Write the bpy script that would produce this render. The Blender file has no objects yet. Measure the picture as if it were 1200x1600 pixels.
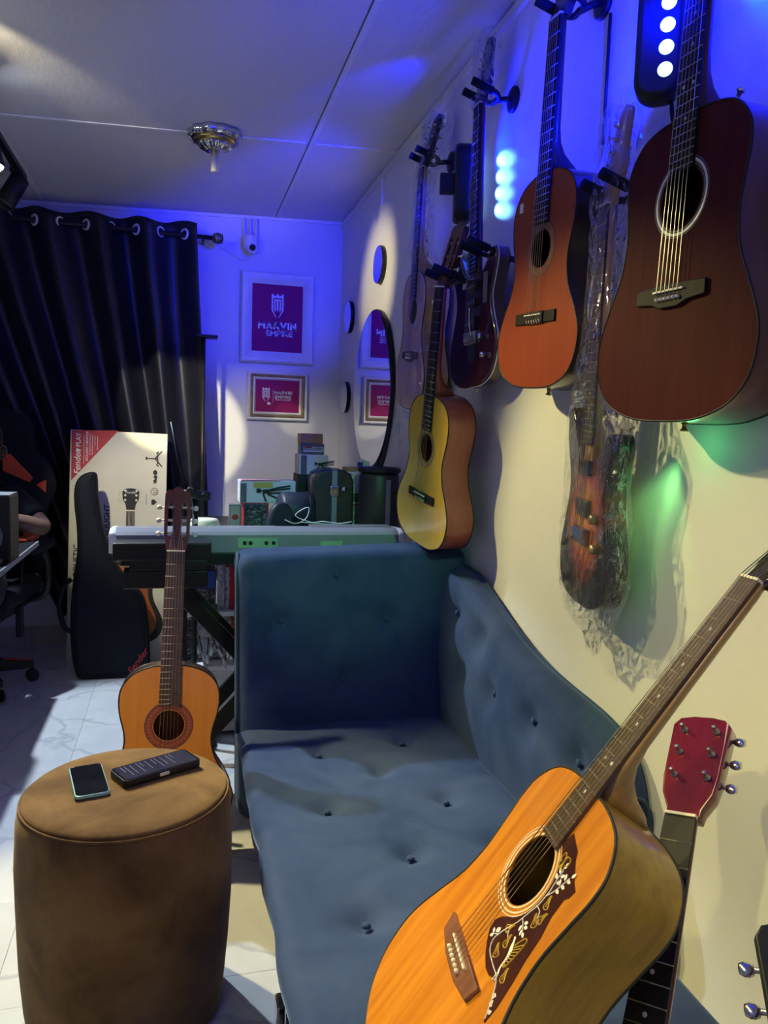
import bpy, bmesh, math, random
from mathutils import Vector as V, Matrix, noise
from mathutils.geometry import tessellate_polygon
random.seed(7)
C = bpy.context.scene.collection
SC = bpy.context.scene
# ---------------------------------------------------------------- camera
H = 1.25
YAW, PITCH, ROLL, FOC = math.radians(15.0), math.radians(-5.7), math.radians(1.83), 1200.0
fw = V((math.sin(YAW)*math.cos(PITCH), math.cos(YAW)*math.cos(PITCH), math.sin(PITCH)))
rt = V((math.cos(YAW), -math.sin(YAW), 0)); up = rt.cross(fw)
rt2 = rt*math.cos(ROLL)+up*math.sin(ROLL); up2 = up*math.cos(ROLL)-rt*math.sin(ROLL)
cam = bpy.data.cameras.new('camera'); co = bpy.data.objects.new('camera', cam); C.objects.link(co)
co.matrix_world = Matrix(((rt2.x, up2.x, -fw.x, 0), (rt2.y, up2.y, -fw.y, 0), (rt2.z, up2.z, -fw.z, H), (0, 0, 0, 1)))
cam.sensor_fit = 'VERTICAL'; cam.sensor_height = 36; cam.lens = 36*FOC/1600; cam.clip_start = .02
SC.camera = co
CP = V((0, 0, H))
def ray(x, y): return rt2*((x-600)/FOC)-up2*((y-800)/FOC)+fw
def ax(x, y, X): d = ray(x, y); return CP+d*(X/d.x)
def ay(x, y, Y): d = ray(x, y); return CP+d*(Y/d.y)
def az(x, y, Z): d = ray(x, y); return CP+d*((Z-H)/d.z)
# ---------------------------------------------------------------- world, exposure, lights
W = bpy.data.worlds.new('world'); SC.world = W; W.use_nodes = True
W.node_tree.nodes['Background'].inputs[0].default_value = (.5, .52, .62, 1)
W.node_tree.nodes['Background'].inputs[1].default_value = .02
vs = SC.view_settings
vs.view_transform = 'Standard'; vs.look = 'None'; vs.gamma = 1; vs.use_curve_mapping = False; vs.exposure = 0.0
def spot(name, loc, aim, col, e, ang, blend=.35, rad=.03):
    l = bpy.data.lights.new(name, 'SPOT'); l.color = col; l.energy = e; l.spot_size = math.radians(ang); l.spot_blend = blend; l.shadow_soft_size = rad
    o = bpy.data.objects.new(name, l); C.objects.link(o); o.location = loc
    o.rotation_euler = (V(aim)-V(loc)).to_track_quat('-Z', 'Y').to_euler(); return o
def point(name, loc, col, e, rad=.02):
    l = bpy.data.lights.new(name, 'POINT'); l.color = col; l.energy = e; l.shadow_soft_size = rad
    o = bpy.data.objects.new(name, l); C.objects.link(o); o.location = loc; return o
WARM = (1, .87, .33); COOL = (.72, .86, 1); BLUE = (0, .004, 1); GREEN = (.25, 1, .35); YBACK = 4.62
# track lamps: (place along the rail, point aimed at, colour, power, cone, blend); each has its black head on the rail further down
LAMPS = [(4.04, (-1.17, 3.84, 1.5), None, 0, 0, 0),
 (3.52, (-.1, 2.6, 0), COOL, 210, 68, .3),
 (2.95, (.93, 3.72, 2.0), (1, .86, .42), 110, 24, .8),
 (2.62, (.93, 1.28, .62), WARM, 165, 46, .55),
 (2.25, (.02, YBACK, 1.27), (1, .92, .55), 330, 14.5, .1),
 (2.8, (-.02, 1.45, .0), (1, .84, .4), 210, 48, .5),
 (2.1, (-.17, 4.25, .78), (1, .95, .68), 170, 24, .9),
 (2.4, (.5, YBACK, .95), (1, .92, .66), 80, 30, .9),  # added wide fill for the lower back wall
 (2.88, (.655, YBACK, 1.335), (1, .92, .58), 120, 4.4, .15),  # added spot standing in for the large mirror's reflection on the back wall
 (.1, (.6, .84, .66), WARM, 60, 28, .7),
 (1.35, (-.12, 2.25, .62), (1, .86, .5), 90, 17, .6),
 (1.1, (.62, .95, .62), WARM, 46, 44, .6),
 (2.35, (-.38, 3.1, 2.475), (1, .86, .5), 30, 26, 1.0)]  # added spot imitating light bounced up onto the ceiling
for y_, aim_, c_, e_, a_, b_ in LAMPS:
    if c_:
        j_ = V((-.747, y_, 2.357)); d_ = (V(aim_)-j_).normalized(); spot('track_or_added_spot', j_+d_*.117+V((0, 0, -.012)), aim_, c_, e_, a_, b_, .025)
# added soft fill light in the unseen front of the room
al = bpy.data.lights.new('front_fill_light', 'AREA'); al.energy = 6; al.size = .5; al.color = (.68, .78, .9)
ao = bpy.data.objects.new('front_fill_light', al); C.objects.link(ao); ao.location = (-.9, -.6, 2.36)
# stage lamps: green
spot('green_stage_light', (.3, -.4, 2.3), (.5, 2.66, .87), GREEN, 120, 20, .8)
# ---------------------------------------------------------------- materials
def P(name, col, rough=.5, metal=0, **k):
    m = bpy.data.materials.new(name); m.use_nodes = True; nt = m.node_tree; b = nt.nodes['Principled BSDF']
    b.inputs['Base Color'].default_value = (*col, 1); b.inputs['Roughness'].default_value = rough; b.inputs['Metallic'].default_value = metal
    for a, n in (('coat', 'Coat Weight'), ('crough', 'Coat Roughness'), ('sheen', 'Sheen Weight'), ('spec', 'Specular IOR Level'), ('trans', 'Transmission Weight'), ('ior', 'IOR'), ('alpha', 'Alpha'), ('estr', 'Emission Strength'), ('srough', 'Sheen Roughness')):
        if a in k: b.inputs[n].default_value = k[a]
    if 'ecol' in k: b.inputs['Emission Color'].default_value = (*k['ecol'], 1)
    if 'stint' in k: b.inputs['Sheen Tint'].default_value = (*k['stint'], 1)
    if 'col2' in k or 'bump' in k:
        tc = nt.nodes.new('ShaderNodeTexCoord'); mp = nt.nodes.new('ShaderNodeMapping')
        nt.links.new(tc.outputs['Object'], mp.inputs['Vector']); mp.inputs['Scale'].default_value = k.get('st', (1, 1, 1))
        n = nt.nodes.new('ShaderNodeTexNoise'); n.inputs['Scale'].default_value = k.get('scale', 8); n.inputs['Detail'].default_value = k.get('det', 5); n.inputs['Roughness'].default_value = .6
        n.inputs['Distortion'].default_value = k.get('dist', 0)
        nt.links.new(mp.outputs[0], n.inputs['Vector'])
        if 'col2' in k:
            r = nt.nodes.new('ShaderNodeValToRGB'); r.color_ramp.elements[0].position = k.get('p0', .35); r.color_ramp.elements[1].position = k.get('p1', .65)
            r.color_ramp.elements[0].color = (*col, 1); r.color_ramp.elements[1].color = (*k['col2'], 1)
            nt.links.new(n.outputs['Fac'], r.inputs[0]); nt.links.new(r.outputs[0], b.inputs['Base Color'])
        if 'bump' in k:
            n2 = nt.nodes.new('ShaderNodeTexNoise'); n2.inputs['Scale'].default_value = k.get('bscale', 60); n2.inputs['Detail'].default_value = 4
            nt.links.new(mp.outputs[0] if k.get('bst') else tc.outputs['Object'], n2.inputs['Vector'])
            bp = nt.nodes.new('ShaderNodeBump'); bp.inputs['Strength'].default_value = k['bump']; bp.inputs['Distance'].default_value = k.get('bdist', .002)
            nt.links.new(n2.outputs['Fac'], bp.inputs['Height']); nt.links.new(bp.outputs[0], b.inputs['Normal'])
    return m
def wood(name, c1, c2, rough=.3, coat=.6, g=3, spec=.3): return P(name, c1, rough, spec=spec, col2=c2, st=(28, 28, 1.6), scale=g, det=6, coat=coat, crough=.12, p0=.3, p1=.7)
M_wall = P('wall_paint', (.78, .77, .74), .55, col2=(.72, .71, .69), scale=1.5, bump=.25, bscale=30, bdist=.003)
M_wallb = P('wall_paint_back', (.74, .74, .76), .55, col2=(.68, .68, .70), scale=1.2, bump=.2, bscale=30, bdist=.003)
M_ceil = P('ceiling_board', (.72, .71, .72), .5, col2=(.66, .65, .67), scale=1.2, bump=.5, bscale=55, st=(1, .35, 1), bst=1, bdist=.004)
M_white = P('white_paint', (.8, .8, .78), .45, col2=(.74, .74, .73), scale=20)
M_tile = P('marble_tile', (.62, .64, .66), .22, col2=(.74, .75, .76), scale=2.2, dist=1.2, spec=.4)
def veins(m):
    nt = m.node_tree; b = nt.nodes['Principled BSDF']; src = b.inputs['Base Color'].links[0].from_socket
    tc = nt.nodes.new('ShaderNodeNewGeometry'); n = nt.nodes.new('ShaderNodeTexNoise'); n.inputs['Scale'].default_value = 2.6; n.inputs['Detail'].default_value = 3
    nt.links.new(tc.outputs['Position'], n.inputs['Vector'])
    vm = nt.nodes.new('ShaderNodeVectorMath'); vm.operation = 'SCALE'; vm.inputs['Scale'].default_value = .55; nt.links.new(n.outputs['Color'], vm.inputs[0])
    va = nt.nodes.new('ShaderNodeVectorMath'); nt.links.new(vm.outputs[0], va.inputs[0]); nt.links.new(tc.outputs['Position'], va.inputs[1])
    vo = nt.nodes.new('ShaderNodeTexVoronoi'); vo.feature = 'DISTANCE_TO_EDGE'; vo.inputs['Scale'].default_value = 2.3; nt.links.new(va.outputs[0], vo.inputs['Vector'])
    mr = nt.nodes.new('ShaderNodeMapRange'); mr.inputs[1].default_value = 0; mr.inputs[2].default_value = .03; mr.inputs[3].default_value = .55; mr.inputs[4].default_value = 0
    nt.links.new(vo.outputs['Distance'], mr.inputs[0])
    mx = nt.nodes.new('ShaderNodeMix'); mx.data_type = 'RGBA'; nt.links.new(mr.outputs[0], mx.inputs[0]); nt.links.new(src, mx.inputs[6]); mx.inputs[7].default_value = (.34, .36, .42, 1)
    nt.links.new(mx.outputs[2], b.inputs['Base Color'])
veins(M_tile)
M_grout = P('grout', (.52, .52, .53), .8, col2=(.46, .46, .47), scale=30)
M_base = P('skirting_tile', (.5, .5, .42), .35, col2=(.42, .42, .36), scale=3)
M_velvet = P('blue_velvet', (.022, .043, .108), .8, col2=(.042, .069, .145), scale=5, det=8, spec=.15, sheen=.28, stint=(.45, .6, .95), srough=.35, bump=.25, bscale=180, bdist=.001, dist=.6)
M_velvd = P('dark_blue_velvet', (.012, .035, .06), .8, col2=(.015, .04, .07), scale=4, sheen=.2, stint=(.4, .6, .9))
M_suede = P('brown_suede', (.1, .052, .016), .9, col2=(.22, .125, .042), p0=.38, p1=.64, scale=6, det=10, spec=.15, sheen=.25, stint=(.9, .7, .4), bump=.3, bscale=120, dist=.5)
M_black = P('black_plastic', (.01, .01, .012), .42, col2=(.015, .015, .017), scale=20, spec=.3)
M_matte = P('black_cloth', (.008, .009, .014), .85, col2=(.011, .012, .018), scale=14, bump=.3, bscale=300, spec=.2)
M_bag = P('black_nylon', (.004, .006, .012), .7, col2=(.006, .008, .016), scale=10, bump=.35, bscale=260, spec=.25)
M_satin = P('black_satin', (.006, .007, .016), .4, col2=(.009, .01, .022), scale=6, spec=.45)
M_chrome = P('chrome', (.75, .75, .73), .18, 1, col2=(.6, .6, .58), scale=20)
M_steel = P('dull_steel', (.42, .42, .4), .35, 1, col2=(.3, .3, .28), scale=30)
M_brass = P('brass', (.6, .46, .18), .3, 1, col2=(.5, .38, .14), scale=30)
M_gold = P('antique_gold', (.5, .38, .2), .4, .7, col2=(.35, .25, .14), scale=30)
M_mirror = P('mirror_glass', (.9, .9, .92), .01, 1, bump=.0, bscale=5)
M_bone = P('bone', (.82, .76, .58), .4, col2=(.75, .68, .5), scale=60)
M_pearl = P('pearl_plastic', (.75, .74, .66), .25, col2=(.6, .6, .5), scale=80)
M_ebony = wood('ebony', (.014, .012, .012), (.026, .021, .02), .5, 0, 3, .12)
M_rose = wood('rosewood', (.055, .032, .022), (.1, .06, .04), .42, .15)
M_redrose = wood('red_rosewood', (.16, .06, .035), (.24, .1, .06), .4, .2)
M_mahog = wood('mahogany_neck', (.06, .018, .014), (.1, .03, .02), .35, .3)
M_string = P('string_steel', (.62, .58, .5), .3, 1, col2=(.5, .46, .38), scale=50)
M_red = P('red_print', (.5, .02, .03), .5, col2=(.46, .018, .028), scale=20)
M_magenta = P('crimson_poster', (.3, .012, .12), .6, col2=(.28, .011, .11), scale=3, spec=.2)
M_ink = P('black_ink', (.015, .015, .015), .6, col2=(.02, .02, .02), scale=20)
M_paper = P('white_print', (.8, .8, .78), .5, col2=(.76, .76, .74), scale=20)
M_card = P('cream_cardboard', (.72, .68, .55), .6, col2=(.64, .6, .48), scale=3, det=8)
M_kraft = P('brown_cardboard', (.45, .3, .12), .6, col2=(.4, .26, .1), scale=8)
M_grayp = P('grey_print', (.12, .13, .14), .5, col2=(.16, .17, .18), scale=12)
M_silver = P('silver_plastic', (.25, .26, .28), .4, col2=(.235, .245, .265), scale=10)
M_fret = P('fret_wire', (.72, .66, .48), .35, .45, col2=(.65, .6, .42), scale=40)
M_orange = P('orange_leather', (.75, .09, .025), .45, col2=(.68, .075, .02), scale=12)
M_skin = P('brown_skin', (.12, .062, .045), .5, col2=(.15, .08, .058), scale=12, spec=.4)
M_hair = P('black_hair', (.008, .007, .007), .8, col2=(.014, .012, .012), scale=90, bump=.8, bscale=200)
M_teal = P('teal_metal', (.35, .6, .58), .3, .4, col2=(.3, .55, .53), scale=10)
M_glassb = P('phone_glass', (.006, .007, .012), .06, col2=(.012, .013, .02), scale=9, spec=.6)
def emis(name, c, s):
    m = P(name, (.02, .02, .02), .4, ecol=c, estr=s, col2=(.03, .03, .03), scale=10); return m
M_led = emis('blue_led', (.3, .55, 1), 4); M_lamp = emis('lamp_lens', (.9, .97, 1), 25)
M_scr = emis('phone_screen', (.04, .045, .2), .2); M_scrt = emis('phone_text', (.4, .4, .7), .35); M_scr.node_tree.nodes['Principled BSDF'].inputs['Roughness'].default_value = .08
def plastic_wrap():
    m = bpy.data.materials.new('clear_wrap'); m.use_nodes = True; nt = m.node_tree; nt.nodes.remove(nt.nodes['Principled BSDF']); out = nt.nodes['Material Output']
    tc = nt.nodes.new('ShaderNodeTexCoord'); mp = nt.nodes.new('ShaderNodeMapping'); mp.inputs['Scale'].default_value = (1, 1, .45); nt.links.new(tc.outputs['Object'], mp.inputs[0])
    n = nt.nodes.new('ShaderNodeTexVoronoi'); n.inputs['Scale'].default_value = 42; n.feature = 'DISTANCE_TO_EDGE'
    nz = nt.nodes.new('ShaderNodeTexNoise'); nz.inputs['Scale'].default_value = 26; nz.inputs['Detail'].default_value = 5; nz.inputs['Distortion'].default_value = 2
    nt.links.new(mp.outputs[0], n.inputs['Vector']); nt.links.new(mp.outputs[0], nz.inputs['Vector'])
    ad = nt.nodes.new('ShaderNodeMath'); nt.links.new(n.outputs['Distance'], ad.inputs[0]); nt.links.new(nz.outputs['Fac'], ad.inputs[1])
    bp = nt.nodes.new('ShaderNodeBump'); bp.inputs['Strength'].default_value = 1; bp.inputs['Distance'].default_value = .06; nt.links.new(ad.outputs[0], bp.inputs['Height'])
    g = nt.nodes.new('ShaderNodeBsdfGlossy'); g.inputs['Roughness'].default_value = .07; g.inputs['Color'].default_value = (1, 1, 1, 1); nt.links.new(bp.outputs[0], g.inputs['Normal'])
    d = nt.nodes.new('ShaderNodeBsdfDiffuse'); d.inputs['Color'].default_value = (.75, .75, .8, 1)
    t = nt.nodes.new('ShaderNodeBsdfTransparent'); t.inputs['Color'].default_value = (.97, .97, .98, 1)
    lw = nt.nodes.new('ShaderNodeLayerWeight'); lw.inputs['Blend'].default_value = .1; nt.links.new(bp.outputs[0], lw.inputs['Normal'])
    m1 = nt.nodes.new('ShaderNodeMixShader'); m1.inputs[0].default_value = .025; nt.links.new(t.outputs[0], m1.inputs[1]); nt.links.new(d.outputs[0], m1.inputs[2])
    m2 = nt.nodes.new('ShaderNodeMixShader'); nt.links.new(lw.outputs['Fresnel'], m2.inputs[0]); nt.links.new(m1.outputs[0], m2.inputs[1]); nt.links.new(g.outputs[0], m2.inputs[2])
    nt.links.new(m2.outputs[0], out.inputs[0]); return m
M_wrap = plastic_wrap()
# ---------------------------------------------------------------- mesh helpers
class MB:
    def __init__(s): s.v = []; s.f = []; s.s = []
    def add(s, vs, fs, smooth=False, M=None):
        k = len(s.v); s.v += [tuple(M@V(p)) if M else tuple(p) for p in vs]
        s.f += [tuple(i+k for i in f) for f in fs]; s.s += [smooth]*len(fs); return s
    def box(s, c, d, M=None):
        x, y, z = c; a, b, e = d[0]/2, d[1]/2, d[2]/2
        vs = [(x+i*a, y+j*b, z+k*e) for i in (-1, 1) for j in (-1, 1) for k in (-1, 1)]
        return s.add(vs, [(0, 1, 3, 2), (4, 6, 7, 5), (0, 4, 5, 1), (2, 3, 7, 6), (0, 2, 6, 4), (1, 5, 7, 3)], False, M)
    def tube(s, path, r, n=8, closed=False, M=None):
        path = [V(p) for p in path]; m = len(path); rs = r if isinstance(r, (list, tuple)) else [r]*m; vs = []; nrm = None
        for i, p in enumerate(path):
            t = (path[(i+1) % m]-path[i-1]) if closed else (path[min(i+1, m-1)]-path[max(i-1, 0)])
            t = t.normalized() if t.length > 1e-9 else V((0, 0, 1))
            if nrm is None: nrm = t.orthogonal().normalized()
            else:
                nrm = nrm-t*nrm.dot(t); nrm = nrm.normalized() if nrm.length > 1e-6 else t.orthogonal().normalized()
            b = t.cross(nrm)
            for k in range(n): a = 2*math.pi*k/n; vs.append(p+(nrm*math.cos(a)+b*math.sin(a))*rs[i])
        fs = [(i*n+k, i*n+(k+1) % n, ((i+1) % m)*n+(k+1) % n, ((i+1) % m)*n+k) for i in range(m if closed else m-1) for k in range(n)]
        s.add(vs, fs, n > 4, M)
        if not closed:
            q = len(s.v)-len(vs); s.f += [tuple(q+k for k in range(n))[::-1], tuple(q+(m-1)*n+k for k in range(n))]; s.s += [False]*2
        return s
    def cyl(s, a, b, r, r2=None, n=16, M=None): return s.tube([a, b], [r, r if r2 is None else r2], n, False, M)
    def loft(s, rings, smooth=True, caps=(1, 1), M=None):
        n = len(rings[0]); vs = [p for r in rings for p in r]
        fs = [(i*n+k, i*n+(k+1) % n, (i+1)*n+(k+1) % n, (i+1)*n+k) for i in range(len(rings)-1) for k in range(n)]
        q = len(s.v); s.add(vs, fs, smooth, M)
        for c, i in ((0, 0), (1, len(rings)-1)):
            if caps[c]:
                ps = [V(p) for p in rings[i]]
                for t in tessellate_polygon([ps]): s.f.append(tuple(q+i*n+k for k in t)); s.s.append(False)
        return s
    def lathe(s, prof, n=24, M=None, smooth=True):
        vs = [(r*math.cos(2*math.pi*k/n), r*math.sin(2*math.pi*k/n), z) for r, z in prof for k in range(n)]
        return s.loft([vs[i*n:(i+1)*n] for i in range(len(prof))], smooth, (prof[0][0] > 1e-5, prof[-1][0] > 1e-5), M)
    def poly(s, loops, y, M=None):   # flat face with holes, loops of (x,z), lying at local y
        L = [[V((p[0], p[1], 0)) for p in l] for l in loops]; fl = [p for l in L for p in l]
        return s.add([(p.x, y, p.y) for p in fl], [tuple(t) for t in tessellate_polygon(L)], False, M)
    def prism(s, pts, y0, y1, bev=0, nb=3, M=None):   # outline of (x,z) extruded along y, rounded rims
        rs = []
        if bev:
            for k in range(nb+1): a = math.pi/2*k/nb; rs.append((bev*(1-math.sin(a)), y0+bev*(1-math.cos(a))))
            for k in range(nb+1): a = math.pi/2*k/nb; rs.append((bev*(1-math.cos(a)), y1-bev*(1-math.sin(a))))
        else: rs = [(0, y0), (0, y1)]
        return s.loft([[(p[0], y, p[1]) for p in inset(pts, d)] for d, y in rs], bool(bev), (1, 1), M)
    def build(s, name, mat, parent=None, bevel=0, sub=0, seg=2):
        me = bpy.data.meshes.new(name); me.from_pydata(s.v, [], s.f); me.materials.append(mat)
        me.polygons.foreach_set('use_smooth', s.s)
        bm = bmesh.new(); bm.from_mesh(me); bmesh.ops.remove_doubles(bm, verts=bm.verts, dist=1e-6); bmesh.ops.recalc_face_normals(bm, faces=bm.faces); bm.to_mesh(me); bm.free()
        o = bpy.data.objects.new(name, me); C.objects.link(o)
        if parent: o.parent = parent
        if bevel: b = o.modifiers.new('bevel', 'BEVEL'); b.width = bevel; b.segments = seg; b.limit_method = 'ANGLE'
        if sub: b = o.modifiers.new('sub', 'SUBSURF'); b.levels = sub; b.render_levels = sub
        return o
def inset(pts, d):
    if abs(d) < 1e-9: return pts
    n = len(pts); ar = sum(pts[i][0]*pts[(i+1) % n][1]-pts[(i+1) % n][0]*pts[i][1] for i in range(n)); sg = 1 if ar > 0 else -1; out = []
    for i in range(n):
        a = V(pts[i-1]); b = V(pts[i]); c = V(pts[(i+1) % n])
        t = (b-a).normalized()+(c-b).normalized() if (b-a).length > 1e-9 and (c-b).length > 1e-9 else (c-a)
        if t.length < 1e-6: t = c-a
        t.normalize(); out.append((b.x-t.y*d*sg, b.y+t.x*d*sg))
    return out
def cr(pts, n=6, closed=False):
    pts = [V(p) for p in pts]; m = len(pts); out = []
    for i in range(m if closed else m-1):
        if closed: a, b, c, d = pts[i-1], pts[i], pts[(i+1) % m], pts[(i+2) % m]
        else: a, b, c, d = pts[max(i-1, 0)], pts[i], pts[i+1], pts[min(i+2, m-1)]
        for k in range(n):
            t = k/n; out.append(.5*((2*b)+(c-a)*t+(2*a-5*b+4*c-d)*t*t+(3*b-a-3*c+d)*t**3))
    if not closed: out.append(pts[-1])
    return [tuple(p) for p in out]
def circ(r, n=32, c=(0, 0), ry=None): return [(c[0]+r*math.cos(2*math.pi*k/n), c[1]+(ry or r)*math.sin(2*math.pi*k/n)) for k in range(n)]
def rrect(w, h, r, n=4, c=(0, 0)):
    o = []
    for sx, sy, a0 in ((1, 1, 0), (-1, 1, 90), (-1, -1, 180), (1, -1, 270)):
        for k in range(n+1):
            a = math.radians(a0+90*k/n); o.append((c[0]+sx*(w/2-r)+r*math.cos(a), c[1]+sy*(h/2-r)+r*math.sin(a)))
    return o
def rbox(c, h, r, seg=(10, 10, 10), D=None):   # rounded box made of grids, optional deformation of its points
    m = MB(); c = V(c)
    for axis in range(3):
        a, b = [(1, 2), (0, 2), (0, 1)][axis]
        for sg in (-1, 1):
            na, nb = seg[a], seg[b]; vs = []
            for i in range(na+1):
                for j in range(nb+1):
                    p = [0, 0, 0]; p[axis] = sg*h[axis]
                    p[a] = h[a]*math.sin((i/na-.5)*math.pi) if 0 else h[a]*(2*i/na-1); p[b] = h[b]*(2*j/nb-1)
                    q = V([max(-(h[t]-r), min(h[t]-r, p[t])) for t in range(3)]); d = V(p)-q
                    P_ = q+d.normalized()*r if d.length > 1e-9 else q
                    P_ = P_+c; vs.append(D(P_) if D else P_)
            m.add(vs, [(i*(nb+1)+j, (i+1)*(nb+1)+j, (i+1)*(nb+1)+j+1, i*(nb+1)+j+1) for i in range(na) for j in range(nb)], True)
    return m
def frame(o, x, z):   # matrix from an origin, local x and local z
    z = V(z).normalized(); x = V(x); x = (x-z*x.dot(z)).normalized(); y = z.cross(x)
    return Matrix(((x.x, y.x, z.x, o[0]), (x.y, y.y, z.y, o[1]), (x.z, y.z, z.z, o[2]), (0, 0, 0, 1)))
def tag(o, label, cat, group=None):
    o['label'] = label; o['category'] = cat
    if group: o['group'] = group
    return o
def thing(name, label, cat, loc=(0, 0, 0), rz=0, group=None, M=None):
    o = bpy.data.objects.new(name, None); o.empty_display_size = .05; C.objects.link(o)
    if M: o.matrix_world = M
    else: o.location = loc; o.rotation_euler = (0, 0, rz)
    return tag(o, label, cat, group)
def struct(o): o['kind'] = 'structure'; return o
def copyo(o, parent, M=None, scale=None):
    c = o.copy(); C.objects.link(c); c.parent = parent
    if M: c.matrix_local = M
    return c
XZ = Matrix(((1, 0, 0, 0), (0, 0, -1, 0), (0, 1, 0, 0), (0, 0, 0, 1)))   # text plane -> x,z facing -y
def text(name, s, size, M, mat, parent, off=0, sx=1, align='CENTER', ext=.0006, shear=0):
    cu = bpy.data.curves.new(name, 'FONT'); cu.body = s; cu.size = size; cu.offset = off; cu.extrude = ext; cu.align_x = align; cu.align_y = 'CENTER'; cu.shear = shear; cu.resolution_u = 3
    t = bpy.data.objects.new(name, cu); C.objects.link(t); dg = bpy.context.evaluated_depsgraph_get(); dg.update()
    me = bpy.data.meshes.new_from_object(t.evaluated_get(dg)); bpy.data.objects.remove(t); me.name = name
    me.transform(M@Matrix.Diagonal((sx, 1, 1, 1))); me.materials.clear(); me.materials.append(mat)
    o = bpy.data.objects.new(name, me); C.objects.link(o); o.parent = parent; return o
# ---------------------------------------------------------------- room shell
XW, YB = .93, 4.62
def slab(name, c, d, mat): return struct(MB().box(c, d).build(name, mat))
fl = slab('floor', (-.55, 1.6, -.03), (3.1, 6.2, .05), M_grout)
tm = MB().box((0, 0, 0), (.3993, .4043, .006)).build('tile', M_tile, fl, .0012)
first = True
for i in range(-4, 4):
    for j in range(-3, 9):
        x0, y0 = -.39+.4*i, 1.68+.405*j
        x1, y1 = min(x0+.4, XW), min(y0+.405, YB)
        M = Matrix.Translation(((x0+x1)/2, (y0+y1)/2, -.003+random.uniform(-.0003, .0003)))@Matrix.Diagonal(((x1-x0)/.4, (y1-y0)/.405, 1, 1))
        if first: tm.matrix_local = M; first = False
        else: copyo(tm, fl, M)
struct(MB().box((XW+.05, 1.6, 1.25), (.1, 6.2, 2.6)).build('wall_right', M_wall))
wb = slab('wall_back', (-.55, YB+.05, 1.25), (3.1, .1, 2.6), M_wallb)
slab('wall_left', (-2.05, 1.6, 1.25), (.1, 6.2, 2.6), M_wall)
slab('wall_front', (-.55, -1.45, 1.25), (3.1, .1, 2.6), M_wall)
bs = struct(bpy.data.objects.new('baseboard_back', None)); C.objects.link(bs)
for k in range(8):
    w = .398 if k < 7 else .128
    MB().box((-2+.4*k+w/2, YB-.006, .057), (w, .012, .112)).build('skirting_tile', M_base, bs, .002)
# ceiling boards, hung a little low towards the left
SL = .033
ce = struct(bpy.data.objects.new('ceiling', None)); C.objects.link(ce)
CM = Matrix.Translation((XW, 0, 2.5))@Matrix.Rotation(-SL, 4, 'Y'); ce.matrix_world = CM
def cz(x): return 2.5+SL*(x-XW)
XJ = [-3.0, -1.66, -.40, .02]; YJ = [-1.4, .9, 2.17, 3.43, 4.66]
MB().box((-1.5, 1.6, .075), (3.2, 6.2, .08)).build('ceiling_backing', M_grout, ce)
for i in range(3):
    for j in range(4):
        a, b, c, d = XJ[i], XJ[i+1], YJ[j], YJ[j+1]
        MB().box(((a+b)/2, (c+d)/2, .015+random.uniform(-.001, .001)), (b-a-.006, d-c-.006, .03)).build('ceiling_board', M_ceil, ce, .001)
for x in XJ[1:3]: MB().box((x+.012, 1.6, -.002), (.022, 6.1, .005)).build('cover_strip', M_white, ce, .001)
for y in YJ[1:4]:
    for i in range(3): MB().box(((XJ[i]+XJ[i+1])/2, y-.012, -.002), (XJ[i+1]-XJ[i]-.03, .02, .005)).build('cover_strip', M_white, ce, .001)
struct(MB().box((XW-.005, 1.6, 2.478), (.01, 6.1, .03)).build('trim_1', M_white))
struct(MB().prism([(-2, cz(-2)-.02), (XW, cz(XW)-.02), (XW, cz(XW)-.002), (-2, cz(-2)-.002)], YB-.012, YB).build('trim_2', M_white))
# small peg of trim under the ceiling on the right wall
q = ax(599, 300, XW)
tag(MB().box((XW-.006, q.y, q.z), (.012, .014, .13)).build('wall_clip', M_white, None, .002), 'short pale vertical clip on the right wall just below the ceiling edge', 'clip')
# ---------------------------------------------------------------- guitars
DREAD = [(0, .505), (.06, .503), (.11, .488), (.14, .455), (.147, .42), (.142, .375), (.137, .32), (.146, .265), (.172, .21), (.194, .16), (.2, .12), (.19, .07), (.155, .03), (.1, .008), (.05, .001), (0, 0)]
CLASS = [(0, .49), (.05, .487), (.1, .468), (.13, .435), (.139, .395), (.134, .35), (.122, .305), (.12, .27), (.132, .225), (.16, .18), (.18, .14), (.185, .11), (.175, .065), (.145, .028), (.09, .006), (.04, .0005), (0, 0)]
def full(h, n=4):
    r = cr(h, n); return r+[(-x, z) for x, z in r[::-1]][1:-1]
unit = {}
def cutprism(name, outer, holes, y0, y1, mat, par):
    m = MB().poly([outer]+holes, y0).poly([outer]+holes, y1)
    for l in [outer]+holes: m.loft([[(p[0], y, p[1]) for p in l] for y in (y0, y1)], False, (0, 0))
    return m.build(name, mat, par)
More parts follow.
